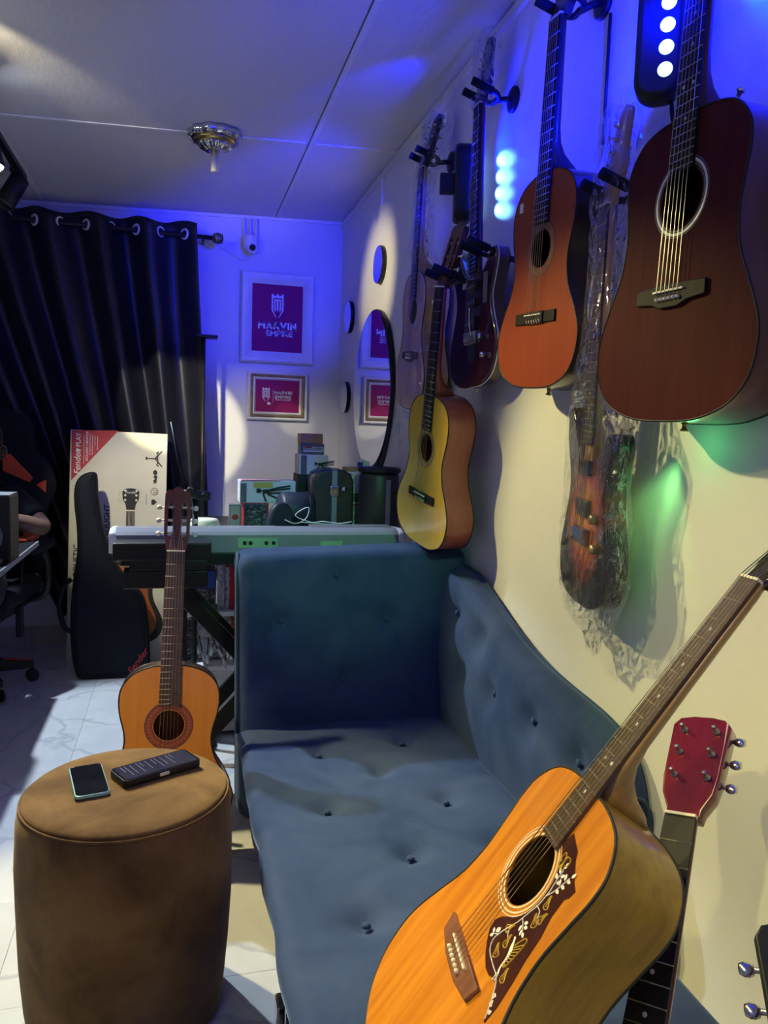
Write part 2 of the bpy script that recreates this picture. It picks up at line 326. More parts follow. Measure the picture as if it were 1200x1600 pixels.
def tuner_set(t, HM, slots, xs, zs, post, button, mbut, btn='oval', ln=.03, half=False, lbut=True):
    for sx in ((1,) if half else (-1, 1)):
        base = None
        for z in zs:
            M = HM@Matrix.Translation((0, 0, z))
            if base is None:
                m = MB()
                if slots: m.cyl((sx*.008, .008, 0), (sx*.031, .008, 0), .0042, n=8); m.cyl((sx*.031, .008, 0), (sx*(.047), .012, 0), .0022, n=6)
                else:
                    m.lathe([(.0055, 0), (.0055, .003), (.003, .004), (.003, .009), (.0024, .01), (.0024, .013), (.0034, .015), (.003, .0165), (0, .0168)], 10, Matrix.Translation((sx*xs, 0, 0))@Matrix.Rotation(math.pi/2, 4, 'X'))
                    if lbut or sx > 0: m.cyl((sx*xs, .019, 0), (sx*(xs+ln), .021, 0), .003, n=6)
                    m.box((sx*(xs+.004), .0195 if lbut else .027, 0), (.014, .009, .018))
                base = m.build('tuner', post, t); base.matrix_local = M; o = base
                b = MB(); e = .052 if slots else xs+ln+.005
                b.lathe([(0, -.010), (.006, -.009), (.0085, -.003), (.0085, .003), (.006, .009), (0, .010)], 10, Matrix.Translation((sx*e, .013 if slots else .021, 0))@Matrix.Rotation(math.pi/2, 4, 'Y')@Matrix.Diagonal((.9, .6, .8, 1)))
                bb = b.build('tuner_button', mbut, o) if lbut or sx > 0 else None
            else:
                o = copyo(base, t, M); (copyo(bb, o) if bb else 0)
def strings(t, pts, r=(.00075, .0007, .0006, .00055, .0005, .0005)):
    for i, p in enumerate(pts): MB().tube(p, r[i % len(r)], 4).build('string', M_string, t)
def fretwork(t, nutz, scale, nf, wn, we, zend, mb, mfret, y=-.006, dots=(3, 5, 7, 9, 12, 15, 17), ddbl=True, skip=()):
    w = lambda z: wn+(we-wn)*(nutz-z)/(nutz-zend)
    MB().loft([[(-wn/2, y, nutz), (wn/2, y, nutz), (wn/2, 0, nutz), (-wn/2, 0, nutz)], [(-we/2, y, zend), (we/2, y, zend), (we/2, 0, zend), (-we/2, 0, zend)]], False).build('fretboard', mb, t, .0008)
    if 'fret' not in unit:
        unit['fret'] = MB().tube([(-.5, 0, 0), (.5, 0, 0)], .0008, 6).build('fret', M_fret, t); base0 = True; unit['fret'].matrix_local = Matrix.Translation((0, y-.0003, nutz-scale*(1-2**(-1/12))))@Matrix.Diagonal((w(nutz-.036), 1, 1, 1))
        s0 = 2
    else: s0 = 1
    fz = [nutz-scale*(1-2**(-i/12)) for i in range(0, nf+1)]
    for i in range(s0, nf+1):
        o = copyo(unit['fret'], t, Matrix.Translation((0, y-.0003, fz[i]))@Matrix.Diagonal((w(fz[i]), 1, 1, 1))); 
    if dots:
        if 'dot' not in unit: unit['dot'] = MB().lathe([(0, 0), (.0032, 0), (.0032, .0004), (0, .0005)], 10, Matrix.Rotation(math.pi/2, 4, 'X')).build('inlay_dot', M_pearl, t); unit['dot'].matrix_local = Matrix.Translation((0, y, (fz[3]+fz[2])/2)); done = 1
        else: done = 0
        for d in dots:
            if d > nf or (done and d == 3): continue
            for x in ((-.011, .011) if d == 12 and ddbl else (0,)): copyo(unit['dot'], t, Matrix.Translation((x, y, (fz[d]+fz[d-1])/2)))
    MB().box((0, -.0035, nutz+.002), (wn, .011, .0045)).build('nut', M_bone, t, .0008)
    return fz
def neck(t, mat, nutz, wn, we, L, depth, heel=True, zb=None):
    rings = []
    def ring(z, hw, d): return [(hw*math.cos(math.pi*k/12), d*math.sin(math.pi*k/12)**.8, z) for k in range(13)]
    Z = [(nutz+.004, wn/2, .017), (nutz-.02, wn/2, .019), (L+.16, we/2*.93, .021), (L+.09, we/2*.95, .023)]
    if heel: Z += [(L+.06, we/2*.93, .029), (L+.04, we/2*.86, .042), (L+.025, we/2*.74, .062), (L+.012, we/2*.62, depth*.8), (L-.002, we/2*.55, depth*.93)]
    else: Z += [(L+.02, we/2, .025), (L-.03, we/2, .026)]
    MB().loft([ring(z, w, d) for z, w, d in Z]).build('neck', mat, t)
def acoustic(t, shape, L, depth, joint, top, side, backm, neckm, fbm, headm, hole, bridge, headkind, nf=20, scale=.645, wn=.044, we=.055, bindm=None, ros='rings', pick=None, tun=M_chrome, tbut=M_chrome, dots=(3, 5, 7, 9, 12, 15), ddbl=True, hz=None, tilt=.24, pins=True, logo=None, hth=.016, lbut=True, ln=.03):
    nutz = L+joint; sz = nutz-scale; out = full(shape)
    hz = hz if hz else sz+.155
    cutprism('soundboard', out, [circ(hole, 40, (0, hz))], 0, .003, top, t)
    bk = [(x*.985, z*.985+.004) for x, z in out]
    MB().loft([[(p[0], .0005, p[1]) for p in out], [(p[0], depth, p[1]) for p in out]], True, (0, 0)).build('rim', side, t)
    MB().prism(out, depth-.003, depth).build('back', backm, t)
    bm_ = bindm or M_black
    MB().tube([(x, .0006, z) for x, z in inset(out, .0004)], .0021, 6, True).build('binding', bm_, t)
    MB().tube([(x, depth-.001, z) for x, z in inset(out, .0004)], .002, 6, True).build('binding', bm_, t)
    if ros == 'rings':
        for a, b, m in ((.006, .009, M_bone), (.011, .0128, M_ink), (.0145, .0165, M_bone)): MB().poly([circ(hole+b, 40, (0, hz)), circ(hole+a, 40, (0, hz))], -.0003).build('rosette_ring', m, t)
    else:
        for a, b, m in ros: MB().poly([circ(hole+b, 48, (0, hz)), circ(hole+a, 48, (0, hz))], -.0003).build('rosette_ring', m, t)
        if len(ros) > 3:
            r = hole+(ros[1][0]+ros[1][1])/2; m = MB()
            for k in range(36): a = k*math.pi/18; m.poly([circ(.0026, 8, (r*math.cos(a), hz+r*math.sin(a))), circ(.0013, 8, (r*math.cos(a), hz+r*math.sin(a)))], -.0006)
            o = m.build('rosette_rings_of_beads', M_gold, t); o['kind'] = 'stuff'
    neck(t, neckm, nutz, wn, we, L, depth)
    fz = fretwork(t, nutz, scale, nf, wn, we, nutz-scale*(1-2**(-nf/12))-.006, fbm, None, dots=dots, ddbl=ddbl)
    # bridge
    if headkind == 'slotted':
        br = MB().box((0, -.004, sz-.002), (.085, .009, .026)).box((-.065, -.0025, sz-.002), (.05, .005, .026)).box((.065, -.0025, sz-.002), (.05, .005, .026)).build('bridge', bridge, t, .001)
        MB().box((0, -.0085, sz+.004), (.075, .006, .003)).build('saddle', M_bone, br)
        m = MB()
        for k in range(6): m.tube([((k-2.5)*.0115, -.009, sz-.008), ((k-2.5)*.0115+.004, -.0095, sz-.013), ((k-2.5)*.0115, -.005, sz-.017)], .0011, 5)
        m.build('string_knots', M_bone, br)
    else:
        bo = [(.085, .012), (.03, .015), (-.03, .015), (-.085, .012), (-.086, -.012), (-.045, -.016), (-.022, -.024), (.022, -.024), (.045, -.016), (.086, -.012)] if bridge is not M_redrose else [(.082, .013), (-.082, .013), (-.075, -.013), (-.03, -.022), (.03, -.022), (.075, -.013)]
        br = MB().prism([(x, z+sz-.002) for x, z in bo], -.007, 0, .0015, 2).build('bridge', bridge, t)
        MB().box((0, -.0085, sz+.002), (.075, .005, .003)).build('saddle', M_bone, br)
        for k in range(6):
            MB().lathe([(.003, 0), (.0035, .004), (.002, .0065), (0, .007)], 10, Matrix.Translation(((k-2.5)*.0105, -.0065, sz-.011))@Matrix.Rotation(math.pi/2, 4, 'X')).build('bridge_pin', M_bone, br)
    if pick: pick(t, sz, hz, hole)
    # headstock
    HM = Matrix.Translation((0, 0, nutz+.002))@Matrix.Rotation(-tilt, 4, 'X')
    if headkind == 'slotted':
        h = [(.026, 0), (.031, .022), (.036, .05), (.0375, .12), (.037, .172), (.033, .183), (.024, .188), (.018, .184), (.01, .194), (0, .198)]
        o = h+[(-x, z) for x, z in h[::-1]][1:]
        hs = cutprism('headstock', o, [rrect(.0145, .105, .007, 4, (s*.0195, .095)) for s in (-1, 1)], 0, .019, headm, t); hs.matrix_local = HM
        tuner_set(t, HM, True, .03, (.055, .095, .135), M_bone, tbut, tbut)
        ends = [HM@V((s*.017, .006, z)) for s, z in ((-1, .055), (-1, .095), (-1, .135), (1, .135), (1, .095), (1, .055))]
    else:
        h = headkind if isinstance(headkind, list) else [(.0225, 0), (.025, .016), (.036, .04), (.0375, .165), (.03, .176), (.012, .181), (0, .181)]
        o = h+[(-x, z) for x, z in h[::-1]][(1 if h[-1][0] == 0 else 0):]
        hs = MB().prism(o, 0, hth, .002, 2).build('headstock', headm, t); hs.matrix_local = HM
        tuner_set(t, HM, False, .0235, (.062, .1, .138), tun, tbut, tbut, lbut=lbut, ln=ln)
        ends = [HM@V((s*.0235, -.008, z)) for s, z in ((-1, .062), (-1, .1), (-1, .138), (1, .138), (1, .1), (1, .062))]
        if logo: logo(t, HM)
    if pins is not None:
        ss, ns = (.052, .037)
        strings(t, [[((k/5-.5)*ss, -.0068, sz-.009), ((k/5-.5)*ss, -.0118, sz+.002), ((k/5-.5)*ns, -.0092, nutz+.002), ends[k]] for k in range(6)])
    MB().lathe([(.006, 0), (.004, .004), (.004, .01), (.007, .012), (.007, .015), (0, .016)], 12, Matrix.Translation((0, depth/2, 0))@Matrix.Rotation(math.pi, 4, 'X')).build('strap_button', M_brass, t)
    return nutz
def hangM(N, E, yaw, length):
    z = N-E; s = z.length/length; y = V((math.cos(yaw), math.sin(yaw), 0)); z = z.normalized(); x = y.cross(z)
    return frame(E, x, z)@Matrix.Diagonal((s, s, s, 1))
def hanger(N, label, plate=None, sep=.036, group=None):   # yoke under a headstock
    pw = plate or V((XW, N.y, N.z+.03)); t = thing('wall_hanger', label, 'hanger', pw, group=group)
    MB().lathe([(.036, 0), (.036, .008), (.03, .012), (.014, .013)], 24, Matrix.Rotation(-math.pi/2, 4, 'Y')).build('wall_plate', M_black, t)
    e = V((N.x+.052, N.y, N.z+.022))-pw
    MB().tube([(-.01, 0, 0), (e.x*.5, e.y*.3, e.z*.3), e], .0085, 10).build('arm', M_black, t)
    yk = MB().tube(cr([e+V((-.04, -sep, .012)), e+V((-.015, -sep, .006)), e+V((0, -sep*.6, 0)), e, e+V((0, sep*.6, 0)), e+V((-.015, sep, .006)), e+V((-.04, sep, .012))], 4), .0075, 10).build('yoke', M_black, t)
    for s in (-1, 1): MB().cyl(e+V((-.025, s*sep, .008)), e+V((-.088, s*sep, .028)), .0115, n=12).build('padded_prong', M_matte, t)
    return t
def wrap(t, name, rings, parent=True, seed=1, n=40, amp=.006):   # crumpled clear film: rings of (z, cx, cy, rx, ry)
    R = []
    P_ = cr([tuple([r[0], r[1], r[2]]) for r in rings], 6); Q_ = cr([(r[3], r[4], 0) for r in rings], 6)
    for (z, cx, cy), (rx, ry, _) in zip(P_, Q_):
        ring = []
        for k in range(n):
            a = 2*math.pi*k/n; ca, sa = math.cos(a), math.sin(a); e = .72
            p = V((cx+rx*math.copysign(abs(ca)**e, ca), cy+ry*math.copysign(abs(sa)**e, sa), z))
            w = noise.noise(V((p.x*26+seed, p.y*26, p.z*20)))+.6*noise.noise(V((p.x*60, p.y*60+seed, p.z*45)))
            ring.append(p+V((ca, sa, 0))*w*amp)
        R.append(ring)
    return MB().loft(R, False, (0, 0)).build(name, M_wrap, t)
W_maht = wood('dark_mahogany_top', (.06, .011, .011), (.08, .015, .014), .6, 0, 2, .06)
W_mahs = wood('dark_mahogany_side', (.10, .035, .022), (.15, .055, .03), .3, .6, 2)
W_org = wood('orange_cedar_top', (.26, .045, .014), (.31, .058, .018), .45, .1, 2, .12)
W_dk = wood('dark_walnut_side', (.025, .014, .012), (.04, .02, .016), .3, .5)
W_yel = wood('yellow_spruce_top', (.52, .30, .035), (.6, .36, .05), .25, .7, 2)
W_redb = wood('red_brown_side', (.26, .05, .028), (.33, .07, .04), .3, .6, 2)
W_hon = wood('honey_spruce_top', (.5, .15, .012), (.74, .28, .025), .28, .75, 1.6)
W_hons = wood('olive_brown_side', (.26, .15, .02), (.42, .27, .035), .28, .35, 2.2)
W_flo = wood('orange_spruce_top', (.6, .2, .025), (.68, .25, .035), .3, .6, 2)
W_tan = wood('pale_spruce_top', (.6, .36, .16), (.66, .42, .2), .4, .3, 2)
W_cher = P('cherry_lacquer', (.14, .005, .008), .16, col2=(.19, .008, .012), scale=5, coat=1, crough=.08, st=(20, 20, 2))
# big dark mahogany dreadnought, nearest on the wall
E8 = ax(1031, 658, .798); N8 = V((.815, 1.15, E8.z+.86))
t = thing('acoustic_guitar', 'large dark reddish-brown dreadnought acoustic guitar hanging nearest on the wall, cut by the right edge', 'guitar', M=hangM(N8, E8, math.radians(4), .862))
acoustic(t, DREAD, .505, .105, .357, W_maht, W_mahs, W_mahs, M_mahog, M_ebony, M_mahog, .05, M_ebony, 'solid', ros=[(.004, .0065, M_grayp), (.008, .0125, M_pearl), (.0145, .016, M_grayp)])
MB().lathe([(.007, 0), (.004, .006), (.004, .014), (.008, .018), (.006, .024), (0, .025)], 12, Matrix.Translation((.036, .06, .52))@Matrix.Rotation(.6, 4, 'Y')).build('strap_peg', M_chrome, t)
hanger(N8, 'black wall hanger holding the big dark dreadnought, above the top edge')
# orange brown classical
E5 = ax(829, 606, .815); N5 = ax(871, 28, .815)
t = thing('classical_guitar', 'orange-brown classical guitar with dark sides hanging between the two wall lights', 'guitar', M=hangM(N5, E5, math.radians(4), .815))
acoustic(t, CLASS, .49, .1, .325, W_org, W_dk, W_dk, W_dk, M_ebony, W_dk, .043, M_ebony, 'slotted', nf=19, scale=.65, wn=.05, we=.06, ros=[(.003, .018, M_redrose), (.02, .022, M_ink)], dots=())
MB().box((-.105, -.0008, .43), (.016, .001, .022)).build('price_sticker', M_paper, t)
hanger(N5, 'black wall hanger holding the orange-brown classical guitar', V((XW, ax(945, 8, XW).y, N5.z+.05)))
# yellow classical
E3 = ax(652, 849, .75); N3 = ax(688, 449, .752)
t = thing('classical_guitar', 'yellow-topped classical guitar with red-brown sides hanging lowest, above the sofa back', 'guitar', M=hangM(N3, E3, math.radians(9), .815))
acoustic(t, CLASS, .49, .095, .325, W_yel, W_redb, W_redb, W_redb, M_ebony, M_mahog, .043, M_ebony, 'slotted', nf=19, scale=.65, wn=.05, we=.06, ros=[(.001, .004, M_ink), (.006, .014, M_gold), (.016, .018, M_ink)], dots=())
hanger(N3, 'black wall hanger holding the yellow classical guitar')
# wrapped pale acoustic, farthest
E1 = ax(636, 638, .815); N1 = ax(660, 262, .815)
t = thing('acoustic_guitar', 'pale natural acoustic guitar wrapped in clear plastic, farthest along the wall', 'guitar', M=hangM(N1, E1, 0, .84))
acoustic(t, CLASS, .49, .09, .35, W_tan, W_tan, W_tan, W_tan, M_ebony, M_ebony, .045, M_ebony, 'solid', nf=20, scale=.645)
wrap(t, 'plastic_wrap', [(-.05, 0, .045, .03, .03), (-.02, 0, .043, .1, .045), (.06, 0, .042, .19, .055), (.14, 0, .042, .2, .055), (.28, 0, .042, .155, .055), (.4, 0, .042, .155, .055), (.5, 0, .038, .1, .052), (.56, 0, .02, .055, .045), (.68, 0, .012, .045, .036), (.82, 0, .015, .043, .036), (.86, 0, .03, .05, .045), (.98, 0, .045, .055, .05), (1.04, 0, .06, .04, .04)], seed=3)
hanger(N1, 'black wall hanger holding the plastic-wrapped pale acoustic guitar', ax(707, 254, XW))
# ---- electric guitars
def electric(t, out, th, bodym, L, joint, scale, neckm, fbm, headm, headpts, pick, bev=.008, nf=22, tsets=6, edgem=None, hs_tilt=.12):
    nutz = L+joint; sz = nutz-scale
    MB().prism(out, 0, th, bev, 4).build('body', bodym, t)
    if edgem: MB().tube([(x, .0075, z) for x, z in inset(out, -.0002)], .0016, 6, True).build('edge_binding', edgem, t)
    rg = lambda z, w, d: [(w*math.cos(math.pi*k/12), .001+d*math.sin(math.pi*k/12)**.8, z) for k in range(13)]
    MB().loft([rg(nutz+.004, .021, .017), rg(nutz-.03, .0215, .019), rg(L+.03, .027, .022), rg(L-.08, .028, .026)]).build('neck', neckm, t)
    fretwork(t, nutz, scale, nf, .043, .056, nutz-scale*(1-2**(-nf/12))-.006, fbm, None, y=-.006)
    HM = Matrix.Translation((0, .002, nutz+.002))@Matrix.Rotation(-hs_tilt, 4, 'X')
    MB().prism(headpts, 0, .014, .002, 2).build('headstock', headm, t).matrix_local = HM
    ends = []
    b = None
    for k in range(6):
        f = k/5; z = .03+.125*f; x = -.016+.006*f
        M = HM@Matrix.Translation((x, 0, z))
        if b is None:
            b = MB().lathe([(.006, 0), (.0055, .003), (.003, .004), (.003, .012), (0, .0125)], 10, Matrix.Rotation(math.pi/2, 4, 'X')).cyl((0, .018, 0), (-.03, .018, 0), .003, n=6).lathe([(0, -.009), (.008, -.004), (.008, .004), (0, .009)], 8, Matrix.Translation((-.034, .018, 0))@Matrix.Rotation(math.pi/2, 4, 'Y')).build('tuner', M_chrome, t); b.matrix_local = M
        else: copyo(b, t, M)
        ends.append(HM@V((x, -.007, z)))
    strings(t, [[((k/5-.5)*.052, -.011, sz), ((k/5-.5)*.036, -.0085, nutz+.002), ends[k]] for k in range(6)])
    pick(t, sz)
    MB().lathe([(.007, 0), (.004, .005), (.004, .01), (.007, .013), (0, .014)], 12, Matrix.Translation((0, th/2, 0))@Matrix.Rotation(math.pi, 4, 'X')).build('strap_button', M_chrome, t)
STRAT = cr([(0, 0), (.07, .004), (.13, .03), (.158, .085), (.155, .14), (.128, .2), (.118, .25), (.135, .30), (.148, .345), (.135, .375), (.105, .37), (.07, .335), (.03, .318), (-.03, .322), (-.07, .345), (-.105, .395), (-.14, .425), (-.165, .405), (-.16, .35), (-.132, .29), (-.125, .24), (-.145, .18), (-.168, .12), (-.165, .06), (-.13, .018), (-.07, .002)], 4, True)
HST = cr([(.022, -.001), (.024, .02), (.04, .045), (.045, .075), (.038, .09), (.03, .11), (.028, .15), (.02, .185), (-.005, .19), (-.022, .175), (-.03, .12), (-.032, .03), (-.022, -.001)], 3, True)
def humb(t, z, n='pickup', w=.07, h=.036, m=M_black, poles=True):
    p = MB().box((0, -.004, z), (w, .012, h)).build(n, m, t, .003)
    if poles:
        q = MB()
        for k in range(6): q.lathe([(.0025, 0), (.0025, .001), (0, .0012)], 8, Matrix.Translation(((k-2.5)*.0105, -.01, z))@Matrix.Rotation(math.pi/2, 4, 'X'))
        q.build('pole_pieces', M_chrome, p)
def bridge_e(t, z, bar=True):
    b = MB().box((0, -.005, z-.01), (.075, .008, .034)).build('bridge', M_steel, t, .0015)
    for k in range(6): MB().box(((k-2.5)*.0107, -.012, z-.006), (.0085, .007, .022)).build('bridge_saddle', M_chrome, b, .001)
    if bar: MB().tube(cr([(.032, -.01, z-.015), (.04, -.022, z-.005), (.045, -.03, z+.03), (.05, -.032, z+.065)], 4), .0026, 8).build('tremolo_arm', M_chrome, b)
def knob(t, x, z, m=M_chrome, r=.009): MB().lathe([(r, 0), (r*.95, .012), (r*.8, .015), (0, .0155)], 16, Matrix.Translation((x, 0, z))@Matrix.Rotation(math.pi/2, 4, 'X')).build('knob', m, t)
M_burg = P('burgundy_lacquer', (.03, .006, .012), .18, col2=(.045, .008, .016), scale=3, coat=.8, crough=.08)
E2 = ax(735, 605, .835); N2 = ax(748, 165, .835)
t = thing('electric_guitar', 'dark burgundy electric guitar with white edge binding and chrome tremolo on the wall', 'guitar', M=hangM(N2, E2, math.radians(3), .80))
def pk2(t, sz):
    humb(t, sz+.03); humb(t, sz+.09, h=.022); humb(t, sz+.135, h=.022); bridge_e(t, sz); knob(t, .075, sz-.015); knob(t, .095, sz-.07)
    MB().box((.082, -.0006, sz+.12), (.026, .001, .085)).build('warning_sticker', M_grayp, t); MB().box((-.06, -.0006, sz+.155), (.03, .001, .024)).build('price_sticker', M_paper, t)
    MB().prism(rrect(.05, .05, .008, 3, (.0, sz-.055)), -.001, 0).build('tremolo_cavity_plate', M_black, t)
electric(t, STRAT, .046, M_burg, .32, .48, .648, M_mahog, M_ebony, M_burg, HST, pk2, edgem=M_paper)
wrap(t, 'headstock_wrap', [(.79, 0, .008, .03, .022), (.83, 0, .012, .045, .028), (.92, 0, .02, .058, .032), (1.0, 0, .025, .045, .03), (1.01, 0, .028, .01, .01)], seed=8, n=28, amp=.005)
hanger(N2, 'black wall hanger holding the dark burgundy electric guitar', ax(804, 156, XW))
# sunburst electric wrapped in plastic
def sunburst():
    m = P('sunburst_lacquer', (.5, .15, .03), .22, coat=.8, crough=.1); nt = m.node_tree; b = nt.nodes['Principled BSDF']
    tc = nt.nodes.new('ShaderNodeTexCoord'); mp = nt.nodes.new('ShaderNodeMapping'); mp.inputs['Location'].default_value = (0, 0, -.95); mp.inputs['Scale'].default_value = (6.6, 0, 5.0)
    nt.links.new(tc.outputs['Object'], mp.inputs[0]); ln = nt.nodes.new('ShaderNodeVectorMath'); ln.operation = 'LENGTH'; nt.links.new(mp.outputs[0], ln.inputs[0])
    n = nt.nodes.new('ShaderNodeTexNoise'); n.inputs['Scale'].default_value = 14; ma = nt.nodes.new('ShaderNodeMath'); ma.operation = 'MULTIPLY_ADD'; ma.inputs[1].default_value = .35
    nt.links.new(n.outputs['Fac'], ma.inputs[0]); nt.links.new(ln.outputs['Value'], ma.inputs[2])
    r = nt.nodes.new('ShaderNodeValToRGB'); e = r.color_ramp.elements; e[0].position = .38; e[0].color = (.85, .3, .04, 1); e[1].position = 1.15/1.2; e[1].color = (.012, .006, .006, 1)
    x = e.new(.66); x.color = (.5, .09, .02, 1); x = e.new(.84); x.color = (.14, .02, .01, 1)
    nt.links.new(ma.outputs[0], r.inputs[0]); nt.links.new(r.outputs[0], b.inputs['Base Color']); return m
E7 = ax(903, 945, .842); N7 = ax(947, 322, .83)
t = thing('electric_guitar', 'sunburst electric guitar wrapped in clear plastic film, hanging below the big dark dreadnought', 'guitar', M=hangM(N7, E7, math.radians(-9), .83))
def pk7(t, sz):
    humb(t, sz+.045, m=M_grayp); humb(t, sz+.13, w=.06, h=.032); bridge_e(t, sz-.005, False); knob(t, .07, sz+.03, M_gold, .011); knob(t, .085, sz-.03, M_gold, .011)
electric(t, [(x*.84, z) for x, z in STRAT], .05, sunburst(), .35, .48, .66, W_tan, M_rose, W_tan, HST, pk7, bev=.007)
wrap(t, 'plastic_wrap', [(-.1, .02, .03, .03, .005), (-.06, .015, .03, .055, .01), (-.03, 0, .026, .1, .03), (.05, 0, .024, .15, .04), (.13, 0, .024, .155, .042), (.25, 0, .022, .13, .042), (.36, -.01, .02, .145, .038), (.44, -.02, .016, .11, .034), (.52, -.01, .01, .055, .034), (.7, 0, .008, .045, .03), (.84, 0, .012, .05, .034), (.95, 0, .018, .06, .034), (1.04, 0, .025, .045, .03)], seed=11, amp=.009)
hanger(N7, 'black wall hanger holding the plastic-wrapped sunburst electric guitar')
# empty hanger behind the orange guitar
q = ax(818, 408, XW); n = V((XW-.125, q.y+.05, q.z-.0))
hanger(n, 'empty black wall hanger with thick pad beside the burgundy electric guitar', V((XW, q.y, q.z)), .03)
# floor classical on its stand
zt = V((-.013, -.03, 1)); Nf = ay(275, 862, 2.28); S_ = .97
t = thing('classical_guitar', 'orange-topped classical guitar standing on the floor behind the brown pouf', 'guitar', M=Matrix.Translation((0, 0, 0)))
zf = V((.035, .17, 1)).normalized(); Ef = Nf-zf*.815
t.matrix_world = frame(Ef, V((1, .0, 0)), zf)
acoustic(t, CLASS, .49, .1, .325, W_flo, W_dk, W_redb, M_mahog, M_rose, M_mahog, .043, M_rose, 'slotted', nf=19, scale=.65, wn=.051, we=.061, ros=[(.002, .004, M_ink), (.004, .022, W_redb), (.022, .024, M_ink), (.024, .025, M_gold)], dots=(), tun=M_brass, tbut=M_pearl)
g = thing('guitar_stand', 'black tubular guitar stand under the orange-topped classical guitar', 'stand', (Ef.x, Ef.y+.12, 0))
bz = Ef.z-.012
m = MB().tube([(0, .1, .0+.55), (0, .1, .02)], .009, 8); m.build('post', M_black, g)
for s in (-1, 1):
    MB().tube(cr([(0, .1, bz-.02), (s*.09, .02, bz-.02), (s*.09, -.125, bz-.004), (s*.09, -.15, bz+.04)], 4), .008, 8).build('cradle_arm', M_black, g)
    MB().tube([(0, .1, .2), (s*.16, -.06, .012)], .008, 8).build('leg', M_black, g)
MB().tube([(0, .1, .2), (0, .3, .012)], .008, 8).build('leg', M_black, g)
